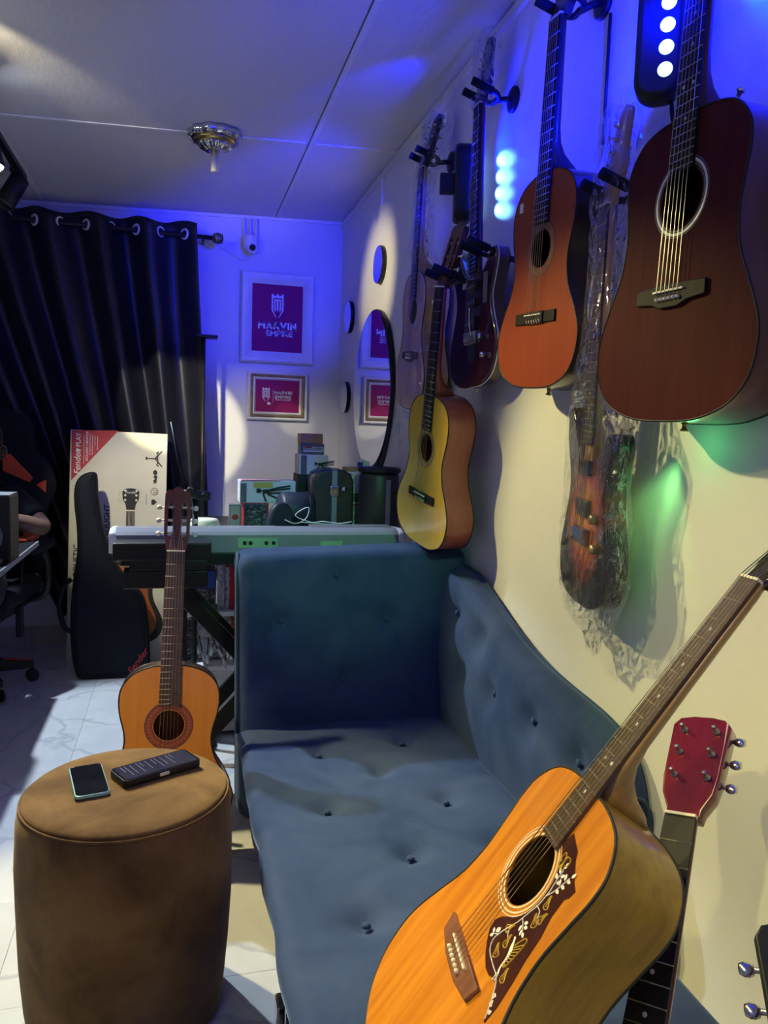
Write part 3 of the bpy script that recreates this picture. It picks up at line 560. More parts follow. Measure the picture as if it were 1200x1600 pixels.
# foreground honey dreadnought leaning across the sofa
k_ = .95
Na, Aa, Ba = V((.7549, .8682, 1.0678)), V((.5846, -.0759, .8078)), V((-.1692, -.9851, .0298))
Nw = CP+(Na-CP)*k_; Ew = Nw-Aa*.862*k_
t = thing('acoustic_guitar', 'honey-coloured dreadnought acoustic guitar with flowered dark pickguard leaning across the blue sofa in the foreground', 'guitar', M=frame(Ew, Ba, Aa)@Matrix.Diagonal((k_, k_, k_, 1)))
M_tort = P('dark_red_pickguard', (.045, .012, .01), .22, col2=(.07, .02, .014), scale=10, coat=.5)
M_yelp = P('yellow_print', (.55, .36, .03), .4, col2=(.48, .3, .02), scale=30)
def pickF(t, sz, hz, hr):
    r = .0665
    arc = [(r*math.cos(a), hz+r*math.sin(a)) for a in [math.radians(d) for d in range(-62, 68, 8)]]
    o = [(.033, .4475), (.064, .438), (.071, .43), (.098, .412), (.1115, .407), (.1095, .395), (.1035, .388), (.1045, .363), (.113, .337), (.1165, .305), (.124, .273), (.1285, .242), (.1275, .219), (.1245, .221), (.113, .239), (.099, .253), (.089, .2535), (.075, .247), (.061, .2465), (.042, .253), (.026, .2625), (.013, .273), (.010, .286), (.018, .297)]
    arc = [p for p in arc if p[1] > .305]
    pg = MB().prism(o+arc, -.0016, -.0001).build('pickguard', M_tort, t)
    y = -.0019
    def leaf(m, x, z, a, l=.011, w=.0035):
        ca, sa = math.cos(a), math.sin(a)
        m.poly([[(x+ca*l*u-sa*w*v, z+sa*l*u+ca*w*v) for u, v in ((0, 0), (.3, .5), (.7, .45), (1, 0), (.7, -.45), (.3, -.5))]], y)
    st = MB()
    for p in ([(.1255, .2225), (.112, .242), (.0945, .257), (.07, .259), (.046, .262), (.0365, .272), (.039, .284), (.048, .302), (.057, .318), (.064, .338), (.07, .356), (.0715, .38)], [(.0715, .37), (.08, .385), (.0885, .41)], [(.0715, .378), (.068, .395), (.0675, .408)], [(.04, .284), (.034, .28), (.029, .277)], [(.06, .326), (.07, .322), (.078, .317)], [(.068, .352), (.08, .352), (.086, .345)], [(.05, .304), (.054, .298), (.06, .294)]):
        st.tube([(x, y, z) for x, z in cr(p, 5)], .00075, 4)
    for x, z, a in ((.09, .412, 1.1), (.086, .405, .2), (.083, .402, 2.2), (.083, .395, .1), (.08, .392, 2.3), (.079, .386, .0), (.067, .41, 1.7), (.066, .402, 2.6), (.07, .4, .7), (.067, .394, 2.7), (.071, .391, .6)): leaf(st, x, z, a, .010, .005)
    for x, z, a in ((.078, .317, -.3), (.074, .319, -1.2), (.074, .322, .5), (.068, .321, -1.4), (.069, .325, .6), (.028, .277, 2.7), (.031, .28, 1.7), (.03, .276, -2.4), (.034, .282, 1.6), (.122, .228, .9), (.118, .234, 1.8), (.119, .23, .1), (.113, .24, 1.9), (.113, .236, .2), (.108, .245, .3)): leaf(st, x, z, a, .009, .005)
    # small bird in flight
    st.poly([cr([(.0885, .2605), (.0845, .268), (.083, .282), (.077, .292), (.074, .3), (.0705, .304), (.074, .3055), (.079, .3), (.085, .293), (.088, .283), (.0875, .27), (.092, .262)], 3, True)], y)
    for a, b in (((.0885, .2605), (.089, .25)), ((.092, .262), (.094, .253))): st.tube([(a[0], y, a[1]), (b[0], y, b[1])], .0009, 4)
    st.build('white_floral_inlay', M_paper, pg)['kind'] = 'stuff'
    fl = MB()
    for k in range(7): u = k/6; fl.tube([(.0845+.002*u, y, .297-.022*u), (.098-.004*u, y, .312-.036*u)], .0009, 4)
    fl.tube([(x, y, z) for x, z in cr([(.083, .299), (.0925, .318), (.0985, .312), (.094, .275), (.086, .274)], 4)], .0009, 4)
    for x, z, a in ((.083, .368, 1.9), (.094, .352, 1.3), (.084, .34, 2.4), (.0505, .304, 1.0), (.064, .2925, 1.7), (.0575, .272, 2.4), (.1035, .27, 1.9)):
        ca, sa = math.cos(a), math.sin(a)
        pts = [(x+ca*u-sa*v, z+sa*u+ca*v) for u, v in cr([(.009, -.002), (.007, .001), (0, .0025), (-.007, .0055), (-.0095, 0), (-.007, -.0055), (0, -.0025), (.007, -.001)], 2, True)]
        fl.tube([(p[0], y, p[1]) for p in pts], .0009, 4, True); fl.tube([(x+ca*.006, y, z+sa*.006), (x-ca*.006, y, z-sa*.006)], .0008, 4)
    for s in (-1, 1): fl.tube([(p[0], y, p[1]) for p in cr([(.057, .415), (.055+s*.004, .424), (.057+s*.010, .423), (.057+s*.011, .415), (.057+s*.007, .413), (.057+s*.009, .407), (.057+s*.004, .406)], 3, True)], .0009, 4, True)
    fl.tube([(.057, y, .405), (.057, y, .424)], .0012, 4)
    fl.build('yellow_floral_inlay', M_yelp, pg)['kind'] = 'stuff'
acoustic(t, DREAD, .505, .112, .357, W_hon, W_hons, W_hons, wood('olive_neck', (.3, .17, .05), (.4, .24, .08), .22, .8), M_rose, P('dark_head_veneer', (.02, .015, .014), .15, coat=1), .05, M_redrose, 'solid', bindm=M_ink, ros=[(.0015, .004, M_bone), (.0085, .011, M_bone), (.014, .0155, M_bone)], pick=pickF, hz=.3655)
# red guitar behind it
N = CP+ray(1065, 1277)*1.09; B = CP+ray(1010, 1590)*.952; a = (N-B).normalized(); s = 1.02
E_ = N-a*.862*s
xr = rt*math.cos(.85)-fw*math.sin(.85)
M_bk2 = P('black_fingerboard', (.012, .012, .012), .5, col2=(.018, .018, .018), scale=30, spec=.25)
t = thing('acoustic_guitar', 'red-lacquered acoustic guitar without strings, its headstock standing behind the honey dreadnought', 'guitar', M=frame(E_, xr, a)@Matrix.Diagonal((s, s, s, 1)))
RH = [(.0225, 0), (.0245, .012), (.036, .035), (.040, .06), (.043, .148), (.034, .16), (.014, .164), (0, .164)]
acoustic(t, DREAD, .505, .09, .357, W_cher, W_cher, W_cher, W_cher, M_bk2, W_cher, .05, M_ebony, RH, tun=M_steel, tbut=M_chrome, dots=(3, 5, 7, 9, 12), pins=None, tilt=.1, hth=.024, lbut=False, ln=.022)
MB().tube([(x+.0002, -.0006, z+.864) for x, z in [(.0232, .002), (.0242, .012), (.0358, .036), (.0397, .062), (.042, .11), (.0427, .146), (.034, .159)]], [.0005, .001, .0006, .0003, .0003, .0012, .0006], 5).build('worn_cream_edge', M_bone, t)
# ---------------------------------------------------------------- sofa
sf = thing('corner_sofa', 'blue velvet button-tufted chaise sofa along the right wall', 'sofa', (.5, 1.5, 0))
O = V((.5, 1.5, 0))
def dimple(pts, ax_, sg, d=.018, s=.035):
    def f(p):
        for q in pts:
            r2_ = sum((p[i]-q[i])**2 for i in range(3) if i != ax_)
            if r2_ < .03: p[ax_] -= sg*(d*math.exp(-r2_/(s*s))+.35*d*math.exp(-r2_/(s*s*6)))
        return p
    return f
SB = [(.348, 1.736), (.487, 1.502), (.647, 1.727), (.64, 2.1), (.70, 1.5), (.385, 2.06), (.34, 1.30), (.62, 1.28), (.48, 1.08), (.52, 1.92)]
fd = dimple([(x, y, .36) for x, y in SB], 2, 1, .022, .033)
def Dseat(p):
    z0 = p.z
    if p.z > .3: p = fd(p)
    w = max(0, min(1, (.36-z0)/.2)); p.x += .075*w*w*(1 if p.x < .5 else 0)
    p.z += .006*noise.noise(V((p.x*5, p.y*5, 2))) if z0 > .3 else 0
    if p.x < .25 and z0 > .12: p.x += .012*noise.noise(V((p.y*7, z0*7, 5)))
    if z0 > .3: p.z -= .012*max(0, .26-p.x)/.09*(.5+.5*noise.noise(V((p.y*6, 1, 1))))
    if z0 > .3: p.z -= .022*math.exp(-((p.x-.28)**2+(p.y-.9)**2)/.02)
    return p-O
rbox((.5, 1.575, .245), (.33, .735, .117), .035, (46, 90, 14), Dseat).build('seat', M_velvet, sf)
BB = [(.479, .80), (.304, .667), (.499, .49), (.64, .656)]
fb = dimple([(x, 2.3, z) for x, z in BB], 1, -1, .02, .032)
def Dback(p):
    front = p.y < 2.36
    if front: p = fb(p); p.y -= .012*math.exp(-((p.z-.62)/.2)**2)
    p.y += (p.z-.36)*.16; p.z += .02*(p.x-.17)/.7 if p.z > .6 else 0
    return p-O
rbox((.545, 2.355, .475), (.372, .1, .395), .042, (50, 12, 50), Dback).build('backrest', M_velvet, sf)
MB().tube([V(p)-O for p in cr([(.172, 2.275, .34), (.172, 2.31, .6), (.172, 2.35, .79), (.176, 2.39, .85), (.18, 2.47, .86), (.18, 2.53, .82)], 5)], .006, 6).build('piping', M_velvd, sf)
# arm: lofted along the wall
prof = [(2.46, .835), (2.36, .835), (2.28, .83), (2.2, .822), (2.08, .785), (1.96, .745), (1.84, .712), (1.72, .69), (1.6, .677), (1.5, .67), (1.42, .66), (1.36, .64), (1.315, .6), (1.29, .54), (1.283, .48)]
AB = [(2.1, .553), (1.887, .557), (1.648, .57), (1.427, .56), (2.2, .71), (2.0, .68)]
pr = cr([(y, z, 0) for y, z in prof], 5); rings = []
for y, zt_, _ in pr:
    sec = cr([(.825, .05, 0), (.822, .30, 0), (.812, .37, 0), (.806, (zt_+.36)/2, 0), (.826, zt_-.05, 0), (.848, zt_-.012, 0), (.875, zt_, 0), (.9, zt_-.005, 0), (.918, zt_-.035, 0), (.922, .4, 0), (.922, .05, 0)], 5)
    r_ = []
    for x, z, _ in sec:
        p = V((x, y, z))
        if x < .85 and z > .3:
            for by, bz_ in AB:
                d2 = (y-by)**2+(z-bz_)**2
                if d2 < .03: p.x += .026*math.exp(-d2/.0012)+.008*math.exp(-d2/.006)
        r_.append(p-O)
    rings.append(r_)
MB().loft(rings, True, (1, 1)).build('armrest', M_velvet, sf)
MB().tube([V(p)-O for p in cr([(.83, 1.281, .36), (.845, 1.279, .5), (.88, 1.284, .545), (.918, 1.284, .5), (.92, 1.281, .3)], 4)], .004, 6).build('piping', M_velvd, sf)
bt = MB().lathe([(0, -.003), (.009, 0), (.0085, .004), (.004, .0065), (0, .007)], 14).build('button', M_velvet, sf)
bt.matrix_local = Matrix.Translation(V((SB[0][0], SB[0][1], .341))-O)
for x, y in SB[1:9]: copyo(bt, sf, Matrix.Translation(V((x, y, .341))-O))
for x, z in BB: copyo(bt, sf, Matrix.Translation(V((x, 2.268+(z-.36)*.16-.003, z+.02*(x-.17)/.7*(z > .6)))-O)@Matrix.Rotation(math.pi/2, 4, 'X'))
for y, z in AB[:5]: copyo(bt, sf, Matrix.Translation(V((.836, y, z))-O)@Matrix.Rotation(-math.pi/2, 4, 'Y'))
for x, y in ((.3, .95), (.85, .95), (.3, 2.2), (.85, 2.35)): MB().cyl(V((x, y, 0))-O, V((x, y, .135))-O, .02, .026).build('foot', M_black, sf)
# guitar case under the sofa
gc = thing('guitar_case', 'black hard case with chrome latches lying on the floor under the blue sofa', 'case', (.5, 1.45, 0))
MB().prism([(p[0], p[1]) for p in cr([(-.27, -.4), (-.29, -.1), (-.27, .1), (-.24, .25), (-.255, .4), (0, .5), (.2, .4), (.22, 0), (.2, -.4), (0, -.48)], 5, True)], 0, .095, .012, 2, Matrix(((1, 0, 0, 0), (0, 0, 1, 0), (0, 1, 0, .005), (0, 0, 0, 1)))).build('shell', M_black, gc)
for y in (-.24, .03, .3):
    h = MB().box((-.293+(.02 if y < -.1 else .03 if y > .2 else 0), y, .055), (.016, .045, .05)).build('latch', M_chrome, gc, .004)
MB().tube(cr([(-.28, -.14, .05), (-.315, -.12, .05), (-.32, -.08, .05), (-.315, -.04, .05), (-.28, -.02, .05)], 5), .009, 8).build('handle', M_black, gc)
# ---------------------------------------------------------------- pouf and phones
pf = thing('pouf', 'round brown suede pouf with two phones lying on top', 'pouf', (-.103, 1.638, 0))
def wob(m):
    m.v = [(x*(1+.012*noise.noise(V((x*6, y*6, z*6)))), y*(1+.012*noise.noise(V((y*6, x*6, z*5+3)))), z) for x, y, z in m.v]; return m
wob(MB().lathe([(0, 0), (.19, 0), (.2, .012), (.206, .06), (.213, .15), (.218, .26), (.219, .36), (.215, .45), (.211, .478), (.207, .484)], 64)).build('cover', M_suede, pf)
MB().lathe([(.207, .484), (.2055, .490), (.2, .495), (.17, .499), (.1, .502), (0, .503)], 64).build('top_cushion', M_suede, pf)
MB().tube([(.2085*math.cos(2*math.pi*k/72), .2085*math.sin(2*math.pi*k/72), .4845) for k in range(72)], .0024, 6, True).build('seam', M_suede, pf)
def phone(name, label, c, w, l, rz, body, th):
    t = thing(name, label, 'phone', (c[0], c[1], .5035), rz)
    RX = Matrix(((1, 0, 0, 0), (0, 0, 1, 0), (0, 1, 0, 0), (0, 0, 0, 1)))
    MB().prism(rrect(w, l, .011, 5), 0, th, .002, 2, RX).build('body', body, t)
    MB().prism(rrect(w-.005, l-.005, .009, 5), th-.0005, th+.0006, 0, 1, RX).build('screen', M_glassb, t)
    return t
p = phone('smartphone', 'dark-screened phone with pale teal edges lying on the pouf, the left one', (-.181, 1.652), .068, .150, math.radians(12), M_teal, .008)
MB().poly([rrect(.006, .002, .001, 2, (-.025, .069))], 0, Matrix(((1, 0, 0, 0), (0, 0, 0, .0088), (0, 1, 0, 0), (0, 0, 0, 1))) if 0 else Matrix(((1, 0, 0, 0), (0, 0, 1, 0), (0, 1, 0, .0088), (0, 0, 0, 1)))).build('earpiece', M_grayp, p)
p = phone('smartphone', 'phone in thick black case with lit text screen lying on the pouf, the right one', (-.046, 1.682), .078, .178, math.radians(-62), M_black, .016)
LY = Matrix(((1, 0, 0, 0), (0, 0, 1, 0), (0, 1, 0, .0168), (0, 0, 0, 1)))
MB().poly([rrect(.068, .165, .006, 3)], 0, LY).build('lit_display', M_scr, p)
m = MB()
for k in range(11):
    z = -.072+k*.0115+(.003 if k % 3 == 0 else 0); w = (.03, .052, .046, .05, .024, .044)[k % 6]
    m.poly([[(-.03, z), (-.03+w, z), (-.03+w, z+.0011), (-.03, z+.0011)]], 0, LY@Matrix.Translation((0, .0002, 0)))
o = m.build('screen_text_lines', M_scrt, p); o['kind'] = 'stuff'
MB().box((.04, .0, .009), (.003, .022, .007)).build('side_button', M_bone, p, .001)
# ---------------------------------------------------------------- mirrors
def rmirror(c, r, label, th=.022, name='round_mirror', g=None):
    t = thing(name, label, 'mirror', c, group=g)
    RY = Matrix.Rotation(-math.pi/2, 4, 'Y')
    MB().lathe([(r*.98, 0), (r, .002), (r, th-.002), (r*.99, th)], 48, RY).build('rim', M_black, t)
    MB().poly([circ(r*.985, 64)], 0, Matrix(((0, 1, 0, -th-.001), (1, 0, 0, 0), (0, 0, 1, 0), (0, 0, 0, 1)))).build('glass', M_mirror, t)
    return t
for (px, py), lb in (((597, 414), 'small round mirror on the right wall, highest of the three'), ((549, 496), 'small round mirror on the right wall, the middle one near the corner'), ((543, 621), 'small round mirror on the right wall, lowest of the three beside the large mirror')):
    q = ax(px, py, XW); rmirror((XW, q.y, q.z), .088, lb)
mt = rmirror((XW-.002, 3.72, 1.472), .385, 'large round mirror with black rim on the right wall reflecting the framed logo posters', .02)
# black curved strap rising from the drum case lid along the mirror
cs_ = MB().tube(cr([ay(596, 728, 3.18), ay(603, 700, 3.2), ay(610, 660, 3.24), ay(613, 610, 3.3), ay(610, 560, 3.36), ay(604, 515, 3.42), ay(597, 495, 3.46)], 5), [.008]*5+[.0085]*26, 8)
for o in [cs_.build('gooseneck', M_black)]:
    tag(o, 'black curved gooseneck arm rising from the cylinder case lid beside the large mirror', 'arm')
# ---------------------------------------------------------------- framed posters on the back wall
def logo_nib(m, cx, cz, s, y):   # castle shaped pen nib emblem
    def pl(l): m.poly([[(cx+x*s, cz+z*s) for x, z in l]], y)
    pl([(-.5, 1), (-.34, 1), (-.34, .86), (-.1, .86), (-.1, .98), (.1, .98), (.1, .86), (.34, .86), (.34, 1), (.5, 1), (.5, .68), (-.5, .68)])
    for sx in (-1, 1):
        pl([(sx*.5, .72), (sx*.36, .72), (sx*.36, -.36), (sx*.12, -.86), (sx*.08, -1), (sx*.5, -.34)])
        pl([(sx*.28, .5), (sx*.17, .5), (sx*.17, -.5), (sx*.28, -.28)])
    pl([(-.28, .58), (.28, .58), (.28, .44), (-.28, .44)]); pl([(-.075, .5), (.075, .5), (.075, -.3), (0, -.44), (-.075, -.3)])
GL = {'M': (1.15, [[(0, 0), (0, 1), (.5, .35), (1, 1), (1, 0)]]), 'A': (1, [[(0, 0), (.5, 1), (1, 0)], [(.22, .3), (.78, .3)]]), 'R': (.9, [[(0, 0), (0, 1), (.75, 1), (1, .86), (1, .62), (.75, .48), (0, .48)], [(.5, .48), (1, 0)]]), 'V': (1, [[(0, 1), (.5, 0), (1, 1)]]), 'I': (.0, [[(0, 0), (0, 1)]]), 'N': (.95, [[(0, 0), (0, 1), (1, 0), (1, 1)]]), 'E': (.72, [[(1, 1), (0, 1), (0, 0), (1, 0)], [(0, .5), (.9, .5)]]), 'P': (.85, [[(0, 0), (0, 1), (.75, 1), (1, .86), (1, .58), (.75, .44), (0, .44)]])}
def bold(t, s, cx, cz, h, st, y, wf=.66):   # heavy block capitals from straight strokes
    ws = [GL[c][0]*h*wf for c in s]; gap = st*1.6; tot = sum(ws)+gap*(len(s)-1); x = cx-tot/2; m = MB()
    for c, w in zip(s, ws):
        for pl in GL[c][1]:
            for a, b in zip(pl, pl[1:]):
                A, B = V((x+a[0]*w, cz-h/2+st/2+a[1]*(h-st), 0)), V((x+b[0]*w, cz-h/2+st/2+b[1]*(h-st), 0)); d = (B-A).normalized(); n = V((-d.y, d.x, 0))*st/2; e = d*st*.5
                m.poly([[(p.x, p.y) for p in (A-e-n, B+e-n, B+e+n, A-e+n)]], y)
        x += w+gap
    o = m.build('lettering', M_paper, t); o['kind'] = 'stuff'; return o
def picture(label, cs4, fw_, mats, seed):
    x0, x1, z0, z1 = cs4; cx, cz_ = (x0+x1)/2, (z0+z1)/2; w, h = x1-x0, z1-z0
    t = thing('framed_poster', label, 'picture', (cx, YB-.002, cz_))
    y = 0
    for (a, b, d0, d1, m, n) in mats:
        mb = MB()
        A = [(-w/2+a, -h/2+a), (w/2-a, -h/2+a), (w/2-a, h/2-a), (-w/2+a, h/2-a)]; B_ = [(-w/2+b, -h/2+b), (w/2-b, -h/2+b), (w/2-b, h/2-b), (-w/2+b, h/2-b)]
        R = lambda l, y: [(p[0], -y, p[1]) for p in l]
        mb.loft([R(A, .003), R(A, d0), R([((p[0]*.6+q[0]*.4), (p[1]*.6+q[1]*.4)) for p, q in zip(A, B_)], max(d0, d1)+.004), R(B_, d1), R(B_, .003)], False, (0, 0)); mb.build(n, m, t)
    b = mats[-1][1]
    MB().box((0, -.006, 0), (w-2*b+.002, .006, h-2*b+.002)).build('poster', M_magenta, t)
    return t, w, h, b
t, w, h, b = picture('large portrait silver-white framed crimson poster with white castle emblem and name', (.336, .764, 1.652, 2.170), .07, [(0, .026, .022, .03, M_white, 'outer_frame'), (.026, .066, .03, .016, M_white, 'inner_frame')], 1)
m = MB()
for s in (-1, 1):
    for k in range(int(h/.014)): m.box((s*(w/2-.014), -.029, -h/2+.01+k*.014), (.010, .008, .008))
    for k in range(int(w/.014)): m.box((-w/2+.01+k*.014, -.029, s*(h/2-.014)), (.008, .008, .010))
o = m.build('frame_beading', M_white, t); o['kind'] = 'stuff'
m = MB(); logo_nib(m, .0, .07, .07, -.0095); m.build('emblem', M_paper, t)
bold(t, 'MARVIN', 0, -.042, .041, .0098, -.0095)
bold(t, 'EMPIRE', .012, -.086, .033, .0062, -.0095, .7)
t, w, h, b = picture('small landscape gold and white framed crimson poster below the large portrait one', (.380, .738, 1.316, 1.604), .05, [(0, .018, .016, .024, M_white, 'outer_frame'), (.018, .036, .024, .018, M_gold, 'gold_frame'), (.036, .05, .02, .012, M_white, 'inner_frame')], 2)
m = MB(); logo_nib(m, -.068, .006, .042, -.0095); m.poly([circ(.011, 16, (-.05, -.044), .008)], -.0096); m.box((-.026, -.0095, .0), (.0015, .001, .075)); m.build('emblem', M_paper, t)
bold(t, 'MARVIN', .034, .021, .019, .0046, -.0095)
bold(t, 'EMPIRE', .033, -.004, .019, .0042, -.0095, .72)
text('lettering', 'MUSIC ACADEMY', .0115, Matrix.Translation((.034, -.0095, -.021))@XZ, M_paper, t, .0002, 1.05)
# ---------------------------------------------------------------- cctv, curtain rail, curtain
q = ay(390, 388, YB); t = thing('security_camera', 'white dome security camera with three antennas on the back wall above the posters', 'camera', (q.x, YB, q.z))
MB().box((0, -.012, .02), (.06, .024, .07)).build('wall_mount', M_white, t, .006)
MB().lathe([(.034, -.03), (.041, -.02), (.043, .0), (.043, .03), (.036, .042), (0, .045)], 24, Matrix.Translation((0, -.06, .012))).build('housing', M_white, t)
MB().lathe([(0, -.036), (.02, -.03), (.034, -.012), (.036, .004), (.03, .02), (0, .03)], 20, Matrix.Translation((.006, -.07, -.012))).build('dome_head', M_white, t)
MB().lathe([(0, .0), (.017, 0), (.018, .004), (.014, .007), (0, .008)], 16, Matrix.Translation((.008, -.1, -.016))@Matrix.Rotation(math.pi/2+.3, 4, 'X')).build('lens', M_black, t)
for x in (-.034, 0, .034): MB().cyl((x, -.035, .03), (x*1.05, -.02, .165), .0065, .005, 10).build('antenna', M_white, t)
tag(MB().tube(cr([(q.x+.01, YB-.03, q.z-.05), (q.x-.03, YB-.006, q.z-.075), (q.x-.09, YB-.006, q.z-.05), (q.x-.17, YB-.006, q.z-.005), (q.x-.22, YB-.006, q.z+.01)], 6), .003, 6).build('cable', M_white), 'thin white cable from the security camera to the curtain rail end', 'cable')
RY_, RZ_ = 4.46, 2.312
rod = thing('curtain_rod', 'black curtain rod with ribbed round silver finial over the black curtain', 'curtain rod', (.0, RY_, RZ_))
MB().cyl((-1.75, 0, .0), (.17, 0, -.012), .0125, n=12).build('rod', M_black, rod)
MB().lathe([(.0, 0), (.014, .003), (.028, .018), (.031, .034), (.026, .05), (.012, .062), (0, .064)], 20, Matrix.Translation((.165, 0, -.012))@Matrix.Rotation(math.pi/2, 4, 'Y')).build('finial', M_steel, rod)
for k in range(5): MB().tube([(.176+.011*k, (.0295-.003*abs(k-2))*math.cos(a), -.012+(.0295-.003*abs(k-2))*math.sin(a)) for a in [2*math.pi*j/16 for j in range(16)]], .0028, 5, True).build('finial_rib', M_black, rod)
MB().cyl((.12, 0, -.012), (.12, YB-RY_, -.012), .008, n=8).build('bracket', M_black, rod)
cu = thing('curtain', 'black satin eyelet curtain hanging on the back wall', 'curtain', (-.6, RY_, 0))
NU, NV, A_ = 240, 60, .045
def cx_(u): return -1.62+u*1.705
PER = .252
def curt(u, v):   # v 0 top, 1 bottom
    x0 = cx_(u); zt_ = RZ_+.055+.012*math.cos(2*math.pi*x0/PER*1); zb = .2-.1*u+.0*math.sin(u*9)
    xb = -.62+u*.80
    s = v**1.1; x = x0*(1-s)+xb*s; z = zt_*(1-v)+zb*v
    ph = 2*math.pi*(x0-.02)/PER
    y = -A_*(1+.35*v)*math.sin(ph)*(1+.25*math.sin(u*17+1))-v*.03*math.sin(ph*.5+v*2)-.012*noise.noise(V((u*22, v*3, 3)))*v*2
    x += .02*v*noise.noise(V((u*9, v*3, 1)))
    if u > .9: x += (u-.9)*.35*math.sin(math.pi*min(1, v*1.0))**2*.3
    return V((x+.6, y, z))
m = MB(); m.add([curt(i/NU, j/NV) for i in range(NU+1) for j in range(NV+1)], [(i*(NV+1)+j, (i+1)*(NV+1)+j, (i+1)*(NV+1)+j+1, i*(NV+1)+j+1) for i in range(NU) for j in range(NV)], True)
o = m.build('cloth', M_satin, cu); sd = o.modifiers.new('solid', 'SOLIDIFY'); sd.thickness = .002
k = 0
rg = MB().tube([(.0245*math.cos(2*math.pi*j/24), .0245*math.sin(2*math.pi*j/24), 0) for j in range(24)], .0068, 6, True).build('eyelet', M_pearl, cu); x = .02; f_ = True
while x > -1.55:
    up_ = 1 if k % 2 == 0 else -1
    M = Matrix.Translation((x+.6, 0, RZ_-.005))@Matrix.Rotation(up_*.73, 4, 'Z')@Matrix.Rotation(math.pi/2, 4, 'Y')
    if f_: rg.matrix_local = M; f_ = False
    else: copyo(rg, cu, M)
    x -= PER/2; k += 1
# T shaped stand top beside the curtain
q = ay(318, 525, 4.3); t = thing('stand', 'thin black stand with flat T top behind the right edge of the curtain', 'stand', (q.x, 4.33, 0))
MB().cyl((0, 0, .01), (0, 0, q.z), .012, n=10).build('pole', M_black, t); MB().prism(rrect(.115, .014, .004, 2, (.018, q.z)), -.05, .05, .003, 1).build('top_plate', M_black, t)
MB().lathe([(.11, 0), (.11, .012), (.02, .02)], 24).build('base', M_black, t)
# ---------------------------------------------------------------- ceiling rose and track
q = az(336, 210, 2.462); t = thing('ceiling_rose', 'ornate silver and gold ceiling light mount with bare stem', 'ceiling mount', (q.x, q.y, cz(q.x)-.002))
m = MB(); R_ = []
for r, z in ((.103, 0), (.108, -.012), (.104, -.026), (.094, -.034)): R_.append([((r+.005*math.cos(10*a))*math.cos(a), (r+.005*math.cos(10*a))*math.sin(a), z) for a in [2*math.pi*k/80 for k in range(80)]])
m.loft(R_, True).build('outer_ring', M_chrome, t)
MB().lathe([(.09, -.032), (.084, -.046), (.072, -.052)], 48).build('gold_band', M_brass, t)
R_ = [[((r+.004*math.cos(14*a))*math.cos(a), (r+.004*math.cos(14*a))*math.sin(a), z) for a in [2*math.pi*k/84 for k in range(84)]] for r, z in ((.07, -.048), (.064, -.062), (.045, -.074), (.025, -.08))]
MB().loft(R_, True).build('inner_ring', M_chrome, t)
MB().cyl((0, 0, -.075), (0, 0, -.094), .017, n=16).build('collar', M_brass, t); MB().cyl((0, 0, -.09), (0, 0, -.16), .0155, n=16).build('stem', M_bone, t)
b = MB().lathe([(0, -.007), (.005, -.005), (.007, 0), (.005, .005), (0, .007)], 8).build('bead', M_chrome, t); b.matrix_local = Matrix.Translation((.1, 0, -.03))
for k in range(1, 20): copyo(b, t, Matrix.Translation((.1*math.cos(k*math.pi/10), .1*math.sin(k*math.pi/10), -.03)))
tr = thing('track_light', 'black ceiling track rail with black cylinder spotlights at the upper left', 'track light', (-.735, 3.0, cz(-.735)-.001))
MB().box((0, -.9, -.014), (.032, 4.15, .026)).build('rail', M_black, tr, .002)
def head(y, d, lit, n):
    d = V(d).normalized(); p = V((-.012, y, -.028))
    ad = MB().box((p.x, p.y, p.z-.004), (.03, .1, .02)).build('adapter', M_black, tr, .003)
    j = p+V((0, 0, -.055)); MB().tube([p, j], .009, 8).build('stem', M_black, ad)
    a = j-d*.05+V((0, 0, -.012)); b_ = j+d*.105+V((0, 0, -.012)); q = d.to_track_quat('Z', 'Y').to_matrix().to_4x4()
    L_ = (b_-a).length
    h = MB().lathe([(0, 0), (.038, 0), (.043, .005), (.043, L_), (.040, L_), (.039, L_-.018), (0, L_-.019)], 24, Matrix.Translation(a)@q).build('lamp_head', M_black, tr)
    MB().lathe([(0, L_-.016), (.0385, L_-.016)], 24, Matrix.Translation(a)@q).build('lens', lit, h)
    MB().tube([a+q@V((.0425*math.cos(x), .0425*math.sin(x), L_)) for x in [2*math.pi*k/24 for k in range(24)]], .0015, 5, True).build('lens_ring', M_steel, h)
for y_, aim_, c_, *_ in LAMPS: head(y_-3.0, V(aim_)-V((-.747, y_, 2.357)), M_lamp if c_ else M_steel, 0)  # the added fill and stand-in spots get a head too
# ---------------------------------------------------------------- led stage bars
def ledbar(label, c, ez, ex, hgt, wd, n):   # ex = direction the lights face
    ex = V(ex).normalized(); x = V((0, 0, 1)).cross(ex); M = Matrix(((x.x, -ex.x, 0, c[0]), (x.y, -ex.y, 0, c[1]), (0, 0, 1, c[2]), (0, 0, 0, 1)))
    t = thing('stage_light_bar', label, 'stage light', M=M)
    MB().prism(rrect(wd, hgt, .035, 6), -.02, .035, .012, 3).build('housing', M_black, t)
    b = MB().lathe([(0, .001), (.0125, .001), (.0145, -.004)], 20, Matrix.Rotation(math.pi/2, 4, 'X')).build('led', M_led, t); zz = [(-(n-1)/2+k)*hgt*.83/n for k in range(n)]
    b.matrix_local = Matrix.Translation((wd*.14, -.0205, zz[0]))
    for z in zz[1:]: copyo(b, t, Matrix.Translation((wd*.14, -.0205, z)))
    MB().box((0, .055, 0), (.03, .05, .06)).build('wall_bracket', M_black, t, .003)
    return M
LB = ax(1036, 14, .84); ledbar('black stage light bar with bright blue-white lamps between the hanging guitars at the top right', LB, 0, (-.62, -.78, 0), .32, .085, 7)
